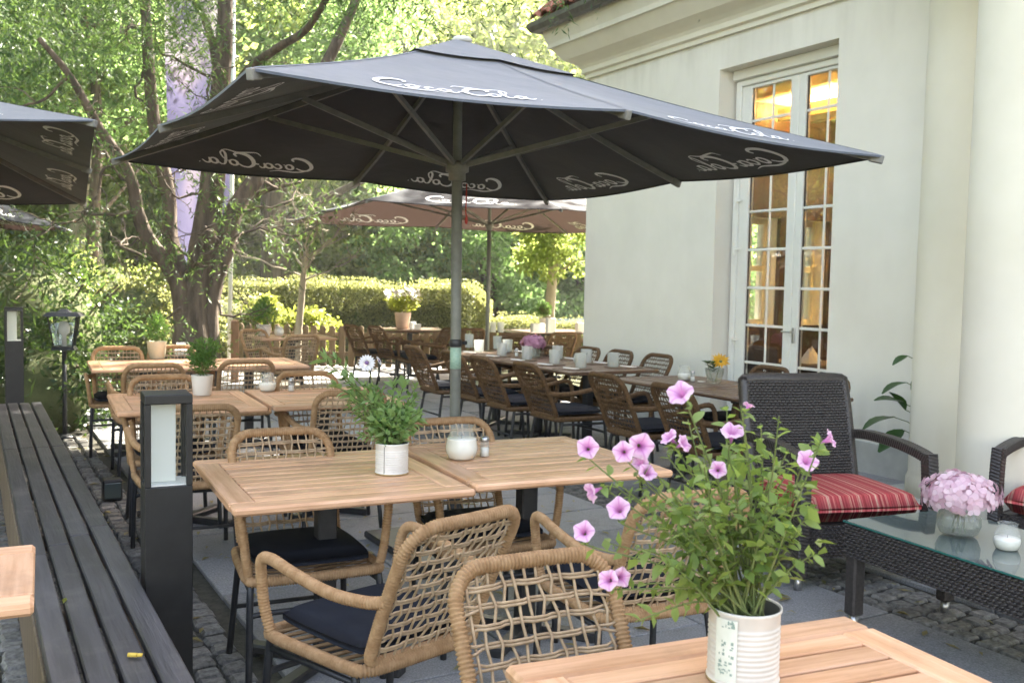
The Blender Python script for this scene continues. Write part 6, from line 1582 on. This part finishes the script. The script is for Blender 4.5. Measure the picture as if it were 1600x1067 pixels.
# narrow bamboo-like leaves at the left edge
g_ = np.random.default_rng(44); t = thing('bamboo_clump', 'clump with long narrow leaves at the left edge over the bench end', 'plant', (-5.0, 8.3, 0))
c = np.stack([g_.normal(0, .42, 170), g_.normal(0, .3, 170), g_.uniform(.5, 1.75, 170)], 1); Dd = g_.normal(size=(170*9, 3)); Dd[:, 2] -= .6
cc_ = np.repeat(c, 9, 0) + g_.normal(0, .08, (170*9, 3)); tag(link('leaves', np_mesh('leaves', leaf_cloud(cc_, Dd, .17*g_.uniform(.6, 1.3, len(cc_)), .022, g_, .2)), M_SHRUB, t), kind='stuff')
b = MB()
for k in range(16): a = k*2.4; b.tube(cr([(.1*math.cos(a), .1*math.sin(a), 0), (.25*math.cos(a), .2*math.sin(a), .9), (.5*math.cos(a), .4*math.sin(a), 1.7)], 4), .006, 5)
b.build('stems', M_STEM, t)
# --- distant wood closing the view, grass
g_ = np.random.default_rng(70); n = 620
an = g_.uniform(-1.45, .62, n); R = g_.uniform(44, 62, n); c = np.stack([np.sin(an)*R, np.cos(an)*R, g_.uniform(.3, 13, n)**1.0], 1)
tag(link('far_wood', np_mesh('far_wood', clumps_cloud(c, 2.9, 62, .85, .5, g_, .8)), M_FOREST), 'mass of sunlit trees closing the view behind the park', kind='stuff')
g_ = np.random.default_rng(71); n = 26000
gx = g_.uniform(-16, 6, n); gy = g_.uniform(9, 30, n); k = (gx*NV.x + gy*NV.y < -.95) | (gx*TV.x + gy*TV.y > 16.3); gx, gy = gx[k], gy[k]; n = len(gx)
Dg = g_.normal(0, .35, (n, 3)); Dg[:, 2] = 1
tag(link('grass', np_mesh('grass', leaf_cloud(np.stack([gx, gy, np.full(n, .03)], 1), Dg, g_.uniform(.08, .2, n), .016, g_, .1)), M_HERB), 'rough grass and ground cover around the paving', kind='stuff')

# ================================================================== FENCE, FLAG, POST, CAR
fA, fB = at(395, 515, 16.4), at(925, 515, 16.0)
fd = Vector((fB.x-fA.x, fB.y-fA.y, 0)); fl_ = fd.length + .4
fence = thing('picket_fence', 'low brown picket fence with rounded tops before the hedge', 'fence', (fA.x-.2, fA.y, 0), math.atan2(fd.y, fd.x))
def picket():
    b = MB(); w, h, th = .052, .68, .011; prof = [(-w, 0), (w, 0), (w, h-w)] + [(w*math.cos(a), h-w + w*math.sin(a)) for a in [k*PI/7 for k in range(1, 7)]] + [(-w, h-w)]
    n = len(prof); b.add([(x, -th, z) for x, z in prof] + [(x, th, z) for x, z in prof], [tuple(range(n-1, -1, -1))[::-1], tuple(range(n, 2*n))[::-1]] + [(i, n+i, n+(i+1) % n, (i+1) % n) for i in range(n)]); return b.mesh('picket')
pk = picket(); x = 0
while x < fl_:
    o = link('picket', pk, M_FENCE, fence); o.location = (x, -.03, .03 + rnd.uniform(-.012, .012)); o.rotation_euler = (0, rnd.uniform(-.025, .025), 0); x += .158
for z in (.20, .52):
    b = MB(); b.box(0, fl_, -.017, .017, z, z+.07, .005); b.build('rail', M_FENCE, fence)
x = .4
while x < fl_:
    b = MB(); b.box(x-.04, x+.04, .02, .10, 0, .62, .006); b.build('post', M_FENCE, fence); x += 1.9
fpz = at(358, 530, 13.9); t = thing('flagpole', 'slim white flagpole behind the willow', 'flagpole', (fpz.x, fpz.y, 0))
b = MB(); b.tube([(0, 0, 0), (.03, 0, 2.5), (.06, 0, 5.6)], [.033, .030, .024], 14); b.lathe([(.12, 0), (.12, .05), (.04, .07)], 14); b.build('pole', M_WHITE, t, True)
b = MB(); b.tube([(.06, 0, 5.5), (-.95, 0, 5.5)], .014, 8); b.build('banner_arm', M_WHITE, t, True)
b = MB(); nu, nv = 16, 40; vs = []
for j in range(nv+1):
    for i in range(nu+1):
        u, v = i/nu, j/nv; z = 5.48 - 3.86*v; vs.append((.03 + .0 - .90*u, .05*math.sin(u*5+v*4)*(.3+v) + .03*math.sin(v*11+u*3), z + .05*math.sin(u*4)*v))
b.add(vs, [(j*(nu+1)+i, (j+1)*(nu+1)+i, (j+1)*(nu+1)+i+1, j*(nu+1)+i+1) for j in range(nv) for i in range(nu)])
o = b.build('hanging_banner', M_FLAG, None, True); o.location = (fpz.x - .03, fpz.y, 0); tag(o, 'purple and white banner hanging from the slim flagpole behind the willow', 'banner')
wp = at(367, 500, 13.6); t = thing('wooden_post', 'reddish square wooden post next to the flagpole', 'post', (wp.x, wp.y, 0), .3)
b = MB(); b.box(-.055, .055, -.055, .055, 0, .86, .012); b.build('shaft', M_POST, t)
b = MB(); frust(b, .06, .03, .861, .89); b.build('cap', M_POST, t)
# parked car mostly hidden by the low hedge
cp_ = at(884, 500, 24.5); t = thing('parked_car', 'pale blue parked car mostly hidden behind the low hedge and white wall', 'car', (cp_.x + .9, cp_.y, gz(cp_.x, cp_.y)), .25)
M_CAR = mat('car_paint', (.30, .38, .48), (.32, .40, .50), rough=.25, spec=.6); M_TYRE = mat('tyre', (.02, .02, .02), rough=.8)
def side(b, pr, w, tw): 
    n = len(pr); b.add([(x, -w/2*k, z) for x, z, k in pr] + [(x, w/2*k, z) for x, z, k in pr], [tuple(range(n)), tuple(range(2*n-1, n-1, -1))] + [(i, n+i, n+(i+1) % n, (i+1) % n) for i in range(n)])
b = MB(); side(b, [(-2.05, .30, .95), (2.05, .30, .95), (2.12, .62, .95), (1.9, .86, .95), (1.0, .97, 1), (-1.75, 1.0, 1), (-2.1, .80, .95)], 1.74, 1)
b.build('body', M_CAR, t)
b = MB(); side(b, [(-1.7, 1.0, 1), (1.0, .97, 1), (.35, 1.38, .8), (-.2, 1.46, .78), (-1.2, 1.42, .78)], 1.66, 1); b.build('window_band', M_TGLASS, t)
b = MB(); side(b, [(.36, 1.385, .8), (-.2, 1.465, .78), (-1.22, 1.425, .78), (-1.2, 1.45, .76), (-.2, 1.495, .76), (.30, 1.42, .78)], 1.66, 1); b.build('car_roof', M_CAR, t)
for sx in (-1.3, 1.3):
    for sy in (-1, 1):
        b = MB(); b.tube([(sx, sy*.70, .31), (sx, sy*.89, .31)], .31, 24); wl = b.build('wheel', M_TYRE, t, True)
        b = MB(); b.tube([(sx, sy*.885, .31), (sx, sy*.90, .31)], .19, 16); b.build('rim', M_CHROME, wl, True)
for sy in (-.6, .6): b = MB(); b.box(2.07, 2.115, sy-.18, sy+.18, .62, .76, .02); b.build('headlight', M_DIFF, t)

# ================================================================== AIR
M_HAZE, _nt, _out = nodes('haze_air')
_pv = N(_nt, 'ShaderNodeVolumePrincipled', Density=.0016); _pv.inputs['Color'].default_value = (.96, .97, .94, 1); _pv.inputs['Anisotropy'].default_value = .35
_nt.links.new(_pv.outputs[0], _out.inputs['Volume'])
b = MB(); b.box(-196, 196, -188, 204, -2.2, 27); tag(b.build('haze', M_HAZE), 'thin sunlit haze in the air between the trees', kind='stuff')
